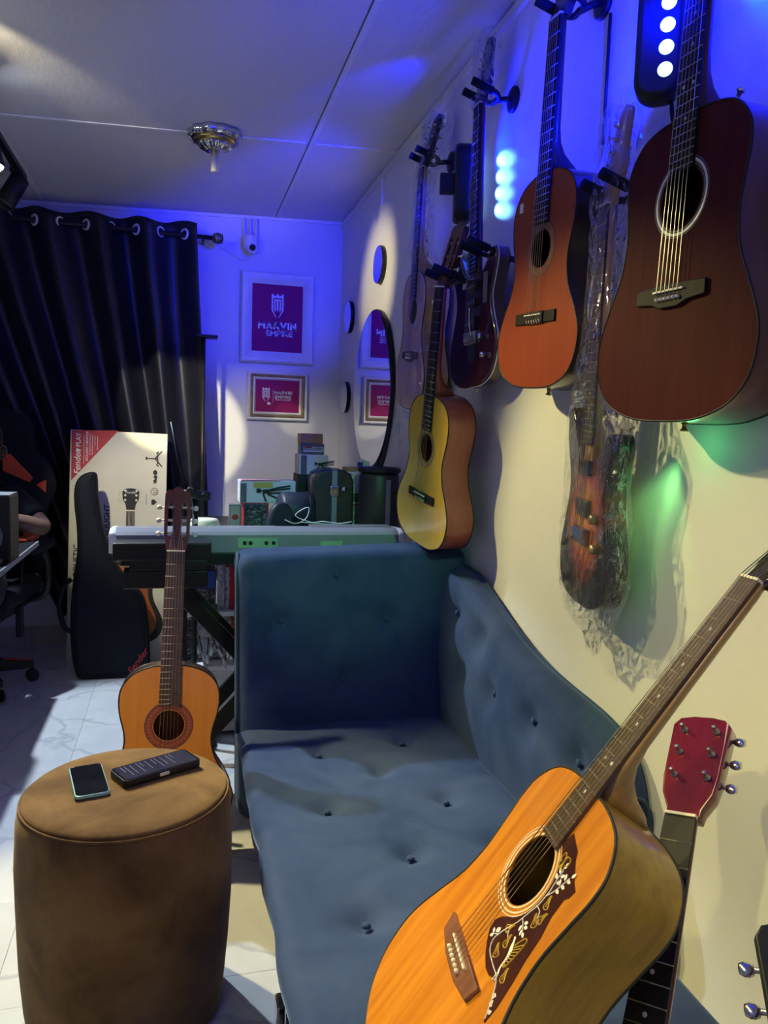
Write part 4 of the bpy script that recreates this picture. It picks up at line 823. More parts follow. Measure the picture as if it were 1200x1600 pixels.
LC = V((.866, 2.37, 2.045)); ledbar('black stage light bar seen edge-on behind the dark burgundy electric guitar', LC, 0, (.96, -.28, 0), .235, .1, 4)
for k in range(4): z = LC.z+(-1.5+k)*.049; spot('blue_led_beam', (LC.x+.012, LC.y-.025, z), (XW+.02, LC.y-.19, z-.05), (.14, .45, 1), 12, 24, .6, .006)
point('blue_led_glow', (LB.x-.05, LB.y-.06, LB.z), BLUE, 5, .05)
spot('blue_led_wall', (LB.x+.02, LB.y-.05, LB.z+.05), (XW, LB.y-.45, LB.z+.02), BLUE, 90, 110, .5, .02)
spot('blue_led_wall', (LB.x+.0, LB.y+.06, LB.z), (XW, LB.y+.4, LB.z+.1), BLUE, 45, 120, .5, .02)
spot('blue_led_wall', (LC.x-.0, LC.y-.07, LC.z+.05), (XW, LC.y-.35, LC.z+.1), BLUE, 26, 120, .5, .02)
spot('blue_led_ceiling', (.88, 2.3, 2.35), (.6, 2.98, 2.49), BLUE, 26, 34, .7, .015)
spot('blue_led_ceiling', (.88, 2.3, 2.33), (.25, 3.85, 2.475), BLUE, 60, 12, .6, .015); spot('blue_led_ceiling', (.88, 2.34, 2.33), (.72, 3.7, 2.48), BLUE, 30, 12, .6, .015)
spot('blue_led_back', (.74, 2.48, 2.25), (.4, 4.62, 2.2), BLUE, 150, 42, .7, .03)
spot('blue_led_side', (LC.x-.06, LC.y+.07, LC.z), (.80, 2.68, 2.03), BLUE, 8, 60, .6, .02)
# green beam from a small lamp hidden behind the dreadnought
point('green_led_glow', (.87, 1.2, 1.25), (.1, 1, .3), .1, .03)
spot('green_led_beam', (.895, 1.3, 1.265), (.925, 1.29, 1.0), (.3, 1, .25), 1.6, 40, .7, .01); spot('green_led_beam', (.905, 1.25, 1.262), (.86, 1.40, 1.05), (.25, 1, .25), 4, 60, .7, .01)
tag(MB().tube(cr([(LB.x+.03, LB.y, LB.z-.155), (LB.x+.045, LB.y+.01, LB.z-.19), (.922, LB.y+.02, LB.z-.24), (.924, LB.y+.02, LB.z-.42)], 6), .0045, 6).build('power_cable', M_black), 'black cable hanging from the bright blue stage light bar', 'cable')
tag(MB().tube([(XW-.008, 1.63, 2.2), (XW-.008, 1.63, 1.92)], .004, 6).build('power_cable', M_black), 'short straight cable on the wall behind the neck of the orange-brown guitar', 'cable')
# ---------------------------------------------------------------- keyboard on its stand
KY = 2.76; kb = thing('keyboard', 'silver electronic keyboard seen from behind on a black stand', 'keyboard', (.28, KY, .838))
kp = [(-.14, 0), (.14, .0), (.145, .02), (.14, .034), (.035, .044), (.03, .07), (-.09, .078), (-.125, .07), (-.14, .06)]
m = MB(); m.loft([[(x, p[0], p[1]) for p in kp] for x in (-.488, .488)], False).build('case', M_silver, kb, .006)
for s in (-1, 1): MB().prism([(p[0]*1.01, p[1]) for p in kp], -.012, .012, .004, 2, Matrix(((0, 1, 0, s*.49), (1, 0, 0, 0), (0, 0, 1, 0), (0, 0, 0, 1)))).build('end_cheek', M_paper, kb)
MB().box((-.02, -.1412, .033), (.135, .004, .034)).build('socket_panel', P('socket_panel_green', (.3, .5, .3), .4, col2=(.28, .46, .28), scale=10), kb, .001)
for x, s in ((-.065, 1), (-.045, 0), (.008, 0), (.033, 1)):
    if s: MB().box((x, -.1438, .033), (.012, .004, .012)).build('socket', M_black, kb, .001)
    else: MB().lathe([(0, .004), (.0065, .004), (.0065, 0)], 14, Matrix.Translation((x, -.142, .033))@Matrix.Rotation(math.pi/2, 4, 'X')).build('socket', M_black, kb)
MB().box((.235, -.1412, .03), (.078, .004, .016)).build('label_plate', P('plate_green', (.34, .55, .3), .4, col2=(.3, .5, .28), scale=10), kb, .001)
MB().box((-.2, -.1412, .033), (.06, .004, .018)).build('label_plate', M_silver, kb, .001)
MB().box((.33, -.02, .074), (.3, .1, .006)).build('speaker_grille', M_grayp, kb, .002); MB().box((-.05, -.06, .076), (.2, .06, .006)).build('top_panel', M_silver, kb, .002)
w = MB().box((0, 0, 0), (.0175, .1, .012)).build('white_key', M_paper, kb, .001); w.matrix_local = Matrix.Translation((-.44, .088, .046))
for k in range(1, 47): copyo(w, kb, Matrix.Translation((-.44+.0188*k, .088, .046)))
b = MB().box((0, 0, 0), (.01, .06, .012)).build('black_key', M_black, kb, .001); b.matrix_local = Matrix.Translation((-.4306, .07, .054))
for k in range(1, 46):
    if k % 7 not in (2, 6): copyo(b, kb, Matrix.Translation((-.4306+.0188*k, .07, .054)))
ks = thing('keyboard_stand', 'black X shaped stand under the silver keyboard', 'stand', (.28, KY, 0))
for yy in (-.10, .10):
    for sx in (-1, 1):
        MB().box((0, 0, 0), (.05, .024, 1.06), Matrix.Translation((0, yy+sx*.0135*(1 if yy > 0 else -1), .39))@Matrix.Rotation(sx*.74, 4, 'Y')).build('leg', M_black, ks, .003)
    MB().lathe([(.035, -.03), (.035, .03)], 18, Matrix.Translation((0, yy, .39))@Matrix.Rotation(math.pi/2, 4, 'X')).build('pivot', M_black, ks)
for sx in (-1, 1): MB().box((sx*.36, 0, .785), (.03, .34, .026)).build('support_bar', M_black, ks, .003); MB().box((sx*.36, 0, .012), (.03, .36, .024)).build('foot_bar', M_black, ks, .003)
MB().box((0, -.02, .817), (.93, .25, .04)).build('shelf_board', M_black, ks, .003)
t = thing('mixer', 'flat black box hung on the near side of the keyboard stand at its left end', 'box', (-.03, KY-.225, .80))
MB().box((-.02, 0, .062), (.30, .09, .058)).build('upper_case', M_black, t, .006); MB().box((.0, .0, .018), (.24, .085, .034)).build('lower_case', M_black, t, .004); MB().box((-.01, 0, -.028), (.26, .08, .056)).build('base_case', M_black, t, .004)
# ---------------------------------------------------------------- rack of gadgets behind the keyboard
RT = .83
rk = thing('storage_rack', 'black framed storage rack with white shelves behind the silver keyboard', 'rack', (.46, 3.48, 0))
for z in (.03, .285, .51, RT-.012): MB().box((0, 0, z), (.9, .74, .02)).build('shelf', M_white if z < .8 else M_black, rk, .002)
for x in (-.44, .44):
    for y in (-.36, .36): MB().box((x, y, RT/2-.006), (.025, .025, RT-.02)).build('post', M_black, rk)
def pbox(name, label, cat, r, Y, dep, mat, z0=None, ang=0, bev=.003, group=None):   # box standing at depth Y
    a, b = ay(r[0], r[3], Y), ay(r[2], r[1], Y); zb = a.z if z0 is None else z0
    t = thing(name, label, cat, ((a.x+b.x)/2, Y, zb), ang, group); w, h = abs(b.x-a.x), b.z-zb
    MB().box((0, dep/2, h/2), (w, dep, h)).build('carton' if cat == 'box' else 'body', mat, t, bev); return t, w, h
def patch(t, n, x0, x1, z0, z1, mat, d=.0012): return MB().box(((x0+x1)/2, -d/2, (z0+z1)/2), (x1-x0, d, z1-z0)).build(n, mat, t)
def boom_art(t, x, z, s):
    m = MB()
    for p in ([(0, 0), (.9, .25), (1.9, .42)], [(0, -.05), (1.0, .1), (1.9, .2)], [(.1, -.2), (1.9, -.1)], [(.1, -.25), (.9, -.6), (1.5, -.9)], [(-.25, -.15), (-.15, -.5), (0, -.85)], [(-.6, .05), (-.1, -.05)]): m.tube([(x+a*s, -.0016, z+b*s) for a, b in p], .0055*s/.06, 4)
    m.box((x-.6*s, -.0014, z), (.34*s, .002, .36*s)); m.box((x, -.0014, z-.05*s), (.5*s, .002, .34*s)); m.build('boom_arm_picture', M_ink, t)
M_pink = P('pink_film', (.72, .25, .3), .3, col2=(.6, .2, .25), scale=30)
M_film = P('dark_shiny_film', (.04, .045, .05), .14, col2=(.3, .32, .34), scale=26, p0=.5, p1=.72, dist=3, bump=1, bscale=34, bdist=.02, spec=.8)
M_filmw = P('milky_film', (.5, .5, .52), .2, col2=(.16, .15, .15), scale=16, p0=.4, p1=.7, dist=3, bump=1, bscale=30, bdist=.02)
M_navy = P('navy_case', (.012, .018, .035), .5, col2=(.018, .025, .045), scale=12, bump=.3, bscale=200)
t, w, h = pbox('small_carton', 'small grey box with red picture at the left end of the gadget rack', 'box', (358, 788, 377, 817), 3.2, .05, M_grayp, RT)
patch(t, 'pink_edge', w/2-.002, w/2+.004, 0, h, M_pink); patch(t, 'front_print', -w/2+.004, w/2-.006, .004, h-.006, P('grey_paper', (.4, .4, .38), .5, col2=(.36, .36, .34), scale=20))
m = MB(); m.poly([circ(.014, 14, (0, h*.55), .012)], -.0016); m.build('red_picture', M_red, t); m = MB(); m.tube([(x, -.0018, z) for x, z in circ(.006, 10, (0, h*.2))], .0012, 4, True); m.build('emblem', M_ink, t)
t, w, h = pbox('wrapped_carton', 'red box wrapped in crumpled dark shiny film under the long boom arm box', 'box', (380, 786, 420, 817), 3.36, .2, M_red, RT); zw = RT+h
patch(t, 'shiny_wrap', -w/2+.005, w/2-.01, .002, h-.003, M_film, .006)
t, w, h = pbox('long_carton', 'long white box with boom arm picture and yellow label on the gadget rack', 'box', (374, 752, 462, 787), 3.36, .13, M_paper, zw)
patch(t, 'grey_stripe', -w/2+.004, -w/2+.03, .002, h-.012, M_grayp); patch(t, 'yellow_label', -w/2+.06, w/2-.1, h*.68, h*.93, P('yellow_label', (.6, .52, .08), .5, col2=(.55, .47, .07), scale=20)); boom_art(t, -w/2+.115, h*.55, .055)
MB().box((-.03, .02, h+.002), (w*.7, .05, .004)).build('pink_film_edge', M_pink, t, .001)
lc = P('black_case_leather', (.012, .013, .017), .42, col2=(.018, .018, .022), scale=14, bump=.25, bscale=150, coat=.2)
t, w, h = pbox('dark_carton', 'black box under the white boom arm box stack on the gadget rack', 'box', (464, 742, 512, 817), 3.5, .15, M_ink, RT); z1 = RT+h
t, w, h = pbox('white_carton', 'white box with boom arm picture standing on the black box', 'box', (467, 711, 513, 744), 3.5, .14, M_paper, z1)
patch(t, 'grey_stripe', -w/2+.008, -w/2+.035, .001, h-.004, M_grayp); boom_art(t, .03, h*.55, .034); m = MB(); m.poly([circ(.008, 12, (.02, .018), .006)], -.0014); m.build('blue_emblem', P('blue_print', (.05, .06, .4), .5, col2=(.04, .05, .35), scale=20), t); z2 = z1+h
t, w, h = pbox('strings_box', 'small grey box of strings on the white boom arm box', 'box', (470, 694, 507, 712), 3.52, .1, M_grayp, z2); patch(t, 'white_panel', -w/2+.012, w/2-.004, .012, h-.014, M_paper)
text('lettering', 'ACOUSTIC', .018, Matrix.Translation((.004, -.0022, h*.5))@XZ, M_ink, t, .0004, 1.0); patch(t, 'red_print', -w/2+.016, -w/2+.05, h*.62, h*.74, M_red, .002); z3 = z2+h
t, w, h = pbox('kraft_carton', 'small brown box on the very top of the box stack', 'box', (469, 678, 505, 695), 3.53, .09, M_kraft, z3); patch(t, 'tape', -w/2+.012, w/2-.02, h*.55, h*.95, M_gold)
# round zip cases
def zipcase(label, px, py0, Y, r, l, rz, name='cymbal_case'):
    a = ay(px, py0, Y); t = thing(name, label, 'case', (a.x, Y, RT), rz); M = Matrix.Translation((0, 0, r))@Matrix.Rotation(-math.pi/2, 4, 'Y')
    MB().lathe([(0, -l/2), (r*.9, -l/2), (r, -l/2+.012), (r, l/2-.012), (r*.9, l/2), (0, l/2)], 32, M).build('shell', M_navy, t)
    MB().tube([(l/2-.022, r*1.005*math.cos(k*math.pi/16), r+r*1.005*math.sin(k*math.pi/16)) for k in range(32)], .003, 5, True).build('zip', M_black, t)
    m = MB().tube([(-l/2+.02, -r*.94, r*1.25), (-l/2+.022, -r*1.02, r*1.05), (-l/2+.02, -r*1.02, r*.85)], .004, 5).box((-l/2+.02, -r*1.02, r*.72), (.012, .006, .03)); m.build('zip_pull', M_steel, t); return t
zipcase('navy round zipped case lying on its side, left of the tall black latch case', 462, 788, 3.25, .084, .138, .1)
t = thing('pad_case', 'flat navy rounded pouch leaning on the navy zipped case', 'case', (ay(437, 800, 3.13).x, 3.13, RT), .25)
MB().prism(cr([(-.05, 0), (.05, 0), (.056, .05), (.045, .11), (.012, .135), (-.03, .12), (-.052, .06)], 5, True), -.02, .02, .012, 3).build('body', M_navy, t)
t = thing('latch_case', 'tall black rounded case with pale strap, chrome latch and knob on the gadget rack', 'case', (ay(522, 780, 3.2).x, 3.2, RT)); h = ay(520, 734, 3.2).z-RT; w = .17
MB().prism([(-w/2, 0), (w/2, 0), (w/2, h-.05), (w/2-.012, h-.018), (w/2-.045, h), (-w/2+.045, h), (-w/2+.012, h-.018), (-w/2, h-.05)], 0, .2, .01, 3).build('shell', lc, t)
MB().box((.0, -.003, h/2), (.022, .006, h-.006)).build('strap', M_silver, t, .001); MB().box((0, .1, h+.002), (.022, .2, .005)).build('strap', M_silver, t)
lt = MB().box((0, -.01, h*.67), (.042, .014, .045)).build('latch', M_chrome, t, .006); MB().cyl((0, -.017, h*.65), (0, -.024, h*.65), .008).build('latch_button', M_brass, lt)
MB().lathe([(.0, .012), (.011, .01), (.014, .0), (.008, 0)], 16, Matrix.Translation((.042, 0, h*.69))@Matrix.Rotation(math.pi/2, 4, 'X')).build('knob', M_chrome, t)
MB().box((0, -.001, h*.72), (w+.002, .004, .004)).build('lid_seam', M_ink, t)
a = ay(594, 780, 3.1); t = thing('cylinder_case', 'black cylindrical case with disc lid and grey strap at the right end of the rack', 'case', (a.x, 3.13, RT)); h = ay(594, 737, 3.13).z-RT
MB().lathe([(0, 0), (.08, 0), (.084, .006), (.084, h-.02), (.078, h-.004), (0, h)], 40).build('shell', lc, t)
MB().lathe([(0, h-.004), (.088, h-.002), (.092, h+.006), (.09, h+.016), (.07, h+.02), (.016, h+.022), (.014, h+.04), (0, h+.041)], 40).build('lid', M_black, t)
m = MB(); m.loft([[(.0842*math.sin(a_), -.0842*math.cos(a_), z) for a_ in (.12, .2, .28, .36)] + [(.087*math.sin(a_), -.087*math.cos(a_), z) for a_ in (.36, .28, .2, .12)] for z in (.002, h-.03)], False); m.build('strap', M_silver, t)
t, w, h = pbox('white_carton', 'small white box between the latch case and the cylinder case', 'box', (548, 755, 566, 789), 3.3, .12, M_paper, RT+.07); patch(t, 'grey_print', -w/2+.008, w/2-.004, .01, h*.35, M_grayp)
t2, w2, h2 = pbox('red_carton', 'film-wrapped red box under the small white box', 'box', (546, 788, 568, 818), 3.29, .14, M_red, RT); patch(t2, 'film', -w2/2+.006, w2/2, .002, h2-.004, M_filmw, .003)
t2.location.z = RT; t.location.z = RT+h2
t3, w3, h3 = pbox('kraft_carton', 'flat brown box lying on the small white box beside the cylinder case', 'box', (541, 731, 570, 737), 3.42, .09, M_kraft, RT+h2+h)
t4 = thing('string_packs', 'blue and red string packet leaning on the flat brown box', 'packet', (ay(561, 745, 3.33).x, 3.285, RT+h2+h), .2); MB().box((0, 0, .03), (.045, .008, .06), Matrix.Rotation(.35, 4, 'Y')).build('pack', M_paper, t4); patch(t4, 'blue_print', -.02, .0, .03, .05, P('blue_pack', (.04, .06, .35), .5, col2=(.03, .05, .3), scale=20), .012); patch(t4, 'red_print', .002, .02, .008, .03, M_red, .012)
tag(MB().tube([ay(x, y, 3.09) for x, y in cr([(445, 812), (462, 818), (478, 810), (483, 794), (474, 795), (462, 806), (486, 816), (505, 815), (530, 818), (550, 815), (520, 819), (470, 816)], 6)], .0022, 5).build('cable_tangle', M_paper), 'tangled thin white cable lying along the front of the gadget rack', 'cable')
a = ay(322, 812, 3.15); t = thing('dome_dish', 'white domed dish on a flat plate at the left end of the rack', 'dish', (a.x-.005, 3.2, RT))
MB().lathe([(0, 0), (.09, .001), (.1, .012), (.096, .014), (.05, .008), (0, .008)], 36).build('plate', M_paper, t); MB().lathe([(.062, .009), (.063, .03), (.056, .052), (.05, .058), (.03, .06), (0, .06)], 36).build('dome', M_bone, t)
# black mic stand clamp rising behind the guitar head
t = thing('microphone_stand', 'black microphone stand with clamp head behind the slotted headstock', 'stand', (.06, 3.02, 0)); z = ay(300, 775, 3.02).z; x0 = ay(305, 775, 3.02).x-.06
MB().cyl((x0, 0, 0), (x0, 0, z), .011, n=10).build('pole', M_black, t); MB().lathe([(.09, 0), (.09, .012), (.015, .02)], 24, Matrix.Translation((x0, 0, 0))).build('base', M_black, t)
MB().cyl((x0-.05, -.01, z+.01), (x0+.055, -.01, z+.002), .017, n=12).build('clamp', M_black, t); MB().cyl((x0-.02, -.05, z+.02), (x0-.02, .04, z+.02), .014, n=10).build('knob', M_black, t); MB().cyl((x0+.035, -.05, z), (x0+.035, .03, z), .016, n=10).build('knob', M_black, t)
MB().tube([(x0-.03, 0, z+.02), (x0-.06, .02, z+.12), (x0-.09, .04, z+.28)], .005, 6).build('arm', M_black, t)
# things on the lower shelves
ibx = [('photo_carton', 'blue printed box on the upper shelf below the keyboard', (300, 891, 338, 921), M_navy, .52), ('red_carton', 'slim red box in film on the upper shelf below the keyboard', (352, 886, 368, 919), M_red, .52), ('grey_carton', 'grey wrapped parcel on the upper shelf behind the slim red box', (340, 884, 352, 915), M_filmw, .52)]
for n, l, r, mt_, z0 in ibx:
    t, w, h = pbox(n, l, 'box', r, 3.14, .12, mt_, z0)
    if n[0] == 'p':
        patch(t, 'blue_cover', -w/2+.004, w/2-.004, h*.55, h-.004, P('blue_cover', (.05, .1, .4), .4, col2=(.04, .08, .34), scale=20)); patch(t, 'dark_film', -w/2+.004, w/2-.004, .004, h*.54, M_film, .003); m = MB(); m.poly([[(-.02, h*.72), (.0, h*.78), (-.01, h*.72), (.0, h*.66)]], -.002); m.build('white_mark', M_paper, t)
    if n[0] == 'r': patch(t, 'film', -w/2, -.004, .0, h, M_filmw, .002)
def crumple(name, label, c, d, mat, sd, cat='bag'):
    m = rbox((0, 0, d[2]/2), (d[0]/2, d[1]/2, d[2]/2), min(d)*.3, (9, 9, 9), lambda p: p+V((noise.noise(p*22+V((sd, 0, 0))), noise.noise(p*22+V((0, sd, 0))), noise.noise(p*22+V((0, 0, sd)))*.6*min(1, max(0, p.z/.05))))*.016)
    for i, v in enumerate(m.v): m.v[i] = (v[0], v[1], max(v[2], 0))
    o = m.build(name, mat); o.location = c; m = o.data
    return tag(o, label, cat)
a = ay(336, 990, 3.2); crumple('plastic_bag', 'crumpled white plastic bag on the middle shelf under the keyboard', (a.x, 3.26, .296), (.14, .16, .19), M_filmw, 3)
a = ay(310, 990, 3.2); crumple('plastic_bag', 'dark crumpled bag on the middle shelf left of the white plastic bag', (a.x-.06, 3.26, .296), (.08, .14, .16), M_film, 9)
a = ay(356, 990, 3.2); t = thing('orange_sleeve', 'slim orange-edged package standing on the middle shelf', 'packet', (a.x+.022, 3.2, .296)); MB().box((0, .03, .085), (.014, .06, .17)).build('spine', M_orange, t, .002); MB().box((.012, .03, .085), (.008, .058, .172)).build('cover', M_film, t)
a = ay(373, 990, 3.2); t = thing('reel_pack', 'grey clear-wrapped pack with round reel on the middle shelf', 'packet', (a.x+.02, 3.2, .296)); MB().box((0, .02, .08), (.075, .03, .16)).build('card', M_filmw, t, .004); MB().lathe([(.03, .006), (.03, 0), (.012, 0), (.012, .006)], 20, Matrix.Translation((0, 0, .11))@Matrix.Rotation(math.pi/2, 4, 'X')).build('reel', M_grayp, t)
a = ay(333, 1062, 3.14); t = thing('white_carton', 'white box with red curled emblem on the bottom shelf under the keyboard', 'box', (a.x, 3.15, .041)); MB().box((0, .08, .075), (.18, .15, .15)).build('carton', M_paper, t, .002)
m = MB(); m.tube([(x, -.001, z) for x, z in [(.022*math.cos(k*.3)-.01, .07+.022*math.sin(k*.3)) for k in range(3, 20)]], .0035, 4); m.tube([(x, -.001, z) for x, z in cr([(.006, .088), (.012, .104), (.03, .102), (.03, .118), (.048, .116), (.05, .105)], 4)], .0035, 4); m.tube([(-.012, -.001, .06), (0, -.001, .08), (.006, -.001, .1)], .003, 4); m.build('red_emblem', M_red, t)
jk = None
for k in range(9):
    a = ay(308+8*k if k < 9 else 0, 1008+5*(k % 3)+(k*7) % 9, 3.09); l = .05
    if jk is None:
        jk = thing('jack_plug', 'white-sleeved audio plug hanging in a bundle from the rack shelf', 'plug', (a.x, 3.088, a.z), .1*k, 'audio plugs hanging under the shelf')
        ps = [MB().cyl((0, 0, 0), (.008, 0, -.034), .0055, .006, 8).build('sleeve', M_paper, jk), MB().cyl((.008, 0, -.034), (.011, 0, -.052), .003, n=6).build('tip', M_steel, jk), MB().tube([(0, 0, 0), (-.004, .004, .03), (-.01, .008, .07)], .0025, 5).build('lead', M_ink, jk)]
    else:
        c = jk.copy(); C.objects.link(c); c.location = (a.x, 3.088+.004*(k % 2), a.z); c.rotation_euler = (0, .25*((k*5) % 4)-.3, 0)
        for p in ps: copyo(p, c)
t = thing('fringed_rug', 'pale rug edge with fringe on the floor under the rack', 'rug', (.35, 3.045, 0)); MB().box((.12, .0, .004), (.5, .16, .006)).build('pile', M_filmw, t, .002)
m = MB()
for k in range(44): m.box((-.125+.0115*k, -.10, .003), (.006, .045+.012*random.random(), .004))
m.build('fringe', M_paper, t)['kind'] = 'stuff'
# ---------------------------------------------------------------- guitar carton
BL = az(103, 1042, 0); TL = ay(110, 671, BL.y+.08); TR = ay(262, 680, BL.y+.08)
Mx = frame(BL, TR-TL, TL-BL); bw = (TR-TL).length; bh = (TL-BL).length
t = thing('guitar_carton', 'tall cream guitar box with red corner and printed black guitar leaning on the curtain', 'box', M=Mx)
MB().box((bw/2, .05, bh/2), (bw, .1, bh)).build('carton', M_card, t, .004)
s = bw/152.
def bp(px, py): u = (px-110)-(py-671)*-.019; return ((u)*s, bh-(py-671-(px-110)*.05)*bh/371.)
MB().poly([[bp(112, 672), bp(184, 673), bp(111, 750)]], -.0008).build('red_corner', M_red, t)
def vt(s_, px, py, size, mat, off=0, shear=0):
    q = bp(px, py); return text('lettering', s_, size, Matrix.Translation((q[0], -.0014, q[1]))@XZ@Matrix.Rotation(math.pi/2, 4, 'Z'), mat, t, off, 1.0, shear=shear)
vt('Fender', 121, 722, .045, M_paper, .0005, .25); vt('PLAY', 122.5, 687, .032, M_paper, .0006); vt('INCLUDES 3 MONTHS', 135.5, 697, .0155, M_paper, .0003); vt('OF FREE ONLINE LESSONS', 140, 694, .0095, M_paper); vt('A $30 VALUE', 147.5, 689, .009, M_paper)
m = MB(); q = bp(122.5, 703); m.poly([[(q[0]-.014, q[1]+.0), (q[0]-.008, q[1]+.012), (q[0], q[1]+.007), (q[0]+.014, q[1]), (q[0], q[1]-.007), (q[0]-.008, q[1]-.012)]], -.0015)
for px, y0, y1 in ((130.5, 680, 724), (143.5, 680, 711), (151.5, 682, 703)): a, b = bp(px, y0), bp(px, y1); m.box(((a[0]+b[0])/2, -.001, (a[1]+b[1])/2), (.002, .001, a[1]-b[1]))
m.build('white_marks', M_paper, t)
vt('DREADNOUGHT', 166, 836, .041, M_ink, .0004); vt('ACOUSTIC', 119, 880, .041, M_ink, .0004)
gx = bp(203, 800)[0]; k_ = .88; zt_ = bp(203, 880)[1]; DO = [(gx+x*k_, zt_-.505*k_+z*k_) for x, z in full(DREAD)]
MB().poly([DO], -.0008).build('printed_body', M_ink, t)
MB().poly([[(gx+x*k_*.8, zt_-.505*k_+(.03+z*.9)*k_) for x, z in full(DREAD)]], -.0012).build('printed_sunburst', P('printed_sunburst', (.5, .14, .03), .45, col2=(.34, .07, .02), scale=6), t)
hz_ = bp(203, 914)[1]
MB().poly([circ(.052, 30, (gx, hz_)), circ(.042, 30, (gx, hz_))], -.0016).build('printed_rosette', M_paper, t); MB().poly([circ(.042, 30, (gx, hz_))], -.0015).build('printed_hole', M_ink, t)
zn = bp(203, 800)[1]; MB().poly([[(gx-.021, zn), (gx+.021, zn), (gx+.026, hz_+.03), (gx-.026, hz_+.03)]], -.002).build('printed_neck', M_ink, t)
zh = bp(203, 764)[1]; HP = [(.02, 0), (.026, .035), (.04, .06), (.043, zh-zn-.02), (.03, zh-zn-.004), (0, zh-zn)]; MB().poly([[(gx+x, zn+z) for x, z in HP+[(-x, z) for x, z in HP[::-1]][1:]]], -.002).build('printed_headstock', M_ink, t)
m = MB()
for sx in (-1, 1):
    for z in (.045, .07, .095): m.poly([circ(.006, 10, (gx+sx*.028, zn+z+.012))], -.0025); m.tube([(gx+sx*.055+.007*math.cos(a), -.002, zn+z+.012+.007*math.sin(a)) for a in [j*.63 for j in range(10)]], .0012, 4, True)
m.box((gx, -.0022, zn+.002), (.044, .001, .006))
for x in range(-2, 4): m.tube([(gx+(x-.5)*.0065, -.0024, zn), (gx+(x-.5)*.008, -.0024, hz_)], .0008, 4)
m.build('printed_tuners_and_strings', M_bone, t)
text('lettering', 'Fender', .02, Matrix.Translation((gx, -.0024, zh-.022))@XZ, M_paper, t, 0, 1, shear=.25)
m = MB(); P2 = lambda px, py: (bp(px, py)[0], -.0012, bp(px, py)[1])
for p in ([(228, 717), (246, 718)], [(242, 717), (253, 706)], [(242, 718), (253, 731)], [(246, 711), (244, 709), (248, 707)], [(246, 725), (244, 728), (248, 730)], [(246, 710), (246, 726)]): m.tube([P2(*q) for q in p], .0035, 4)
m.box(P2(228, 717), (.008, .002, .016)); m.poly([circ(.011, 12, bp(242, 740), .014)], -.0012); m.poly([circ(.01, 12, bp(242.5, 747), .009)], -.0012); m.poly([[bp(239, 752), bp(245, 748), bp(244, 756), bp(240, 758)]], -.0012)
m.tube([(bp(241, 770)[0]+.018*math.cos(a), -.0012, bp(241, 770)[1]+.018*math.sin(a)) for a in [j*.35 for j in range(18)]], .0015, 4, True); m.tube([P2(238, 768), P2(244, 768), P2(244, 772), P2(239, 772)], .0015, 4)
m.poly([[bp(236, 783), bp(236, 791), bp(240, 791.5), bp(245, 787), bp(240, 782.5)]], -.0012); m.box(P2(228, 782), (.002, .001, .06)); m.build('printed_icons', M_ink, t)['kind'] = 'stuff'
# ---------------------------------------------------------------- gig bag
GY = 3.93; gb = thing('gig_bag', 'black nylon guitar gig bag leaning on the cream guitar box', 'bag', (-.32, GY, 0)); gb.rotation_euler = (-.04, 0, 0)
pts = [(118, 750), (128, 741), (141, 738), (148, 744), (150, 775), (156, 815), (166, 852), (181, 886), (205, 915), (224, 938), (231, 975), (233, 1015), (232, 1048), (220, 1058), (180, 1061), (135, 1063), (118, 1058), (111, 1030), (108, 985), (109, 940), (113, 900), (118, 865), (117, 825), (113, 790), (113, 765)]
L = []
for px, py in pts: a = ay(px, py, GY); L.append((a.x+.32, max(a.z, .0)/1))
zmin = min(z for x, z in L); L = cr([(x, z-zmin) for x, z in L], 3, True)
MB().prism(L, 0, .13, .035, 4).build('shell', M_bag, gb)
MB().tube([(x, .012, z) for x, z in inset(L, .012)], .004, 5, True).build('zip', M_black, gb)
a = ay(118, 955, GY); MB().tube(cr([(-.06-.13, .03, .5), (-.23, .03, .46), (-.245, .03, .36), (-.22, .03, .26), (-.17, .03, .24)], 5), .012, 8).build('carry_strap', M_bag, gb)
text('lettering', 'Fender', .045, Matrix.Translation((ay(222, 1032, GY).x+.30, -.002, .085))@XZ@Matrix.Rotation(.95, 4, 'Z'), M_red, gb, .0003, 1.1, shear=.25)
# ---------------------------------------------------------------- desk, speaker, chair
dk = thing('desk', 'black desk with pale edge strip at the left, in front of the seated person', 'desk', (-1.15, 3.2, 0))
MB().box((0, 0, .727), (1.1, .84, .022)).build('desktop', M_black, dk, .002); MB().box((.551, 0, .73), (.006, .842, .02)).build('edge_strip', M_silver, dk)
for x, y in ((-.5, -.36), (.47, -.385), (-.5, .36), (-.12, .38)):
    MB().box((x, y, .358), (.04, .04, .716)).build('leg', M_black, dk, .003)
a = ay(15, 775, 3.05); t = thing('desk_speaker', 'black box speaker standing on the black desk at the left edge', 'speaker', (a.x-.085, 3.05, .738)); h = a.z-.738
MB().box((0, .08, h/2), (.17, .16, h)).build('cabinet', M_black, t, .006); MB().lathe([(.06, .004), (.062, 0), (.05, .0), (.02, .02), (0, .014)], 24, Matrix.Translation((0, -.002, h*.4))@Matrix.Rotation(math.pi/2, 4, 'X')).build('woofer', M_grayp, t); MB().lathe([(.026, .004), (.026, 0), (.008, .006), (0, .004)], 18, Matrix.Translation((0, -.002, h*.78))@Matrix.Rotation(math.pi/2, 4, 'X')).build('tweeter', M_grayp, t)
MB().box((0, .08, h+.0015), (.165, .155, .003)).build('top_trim', M_grayp, t)
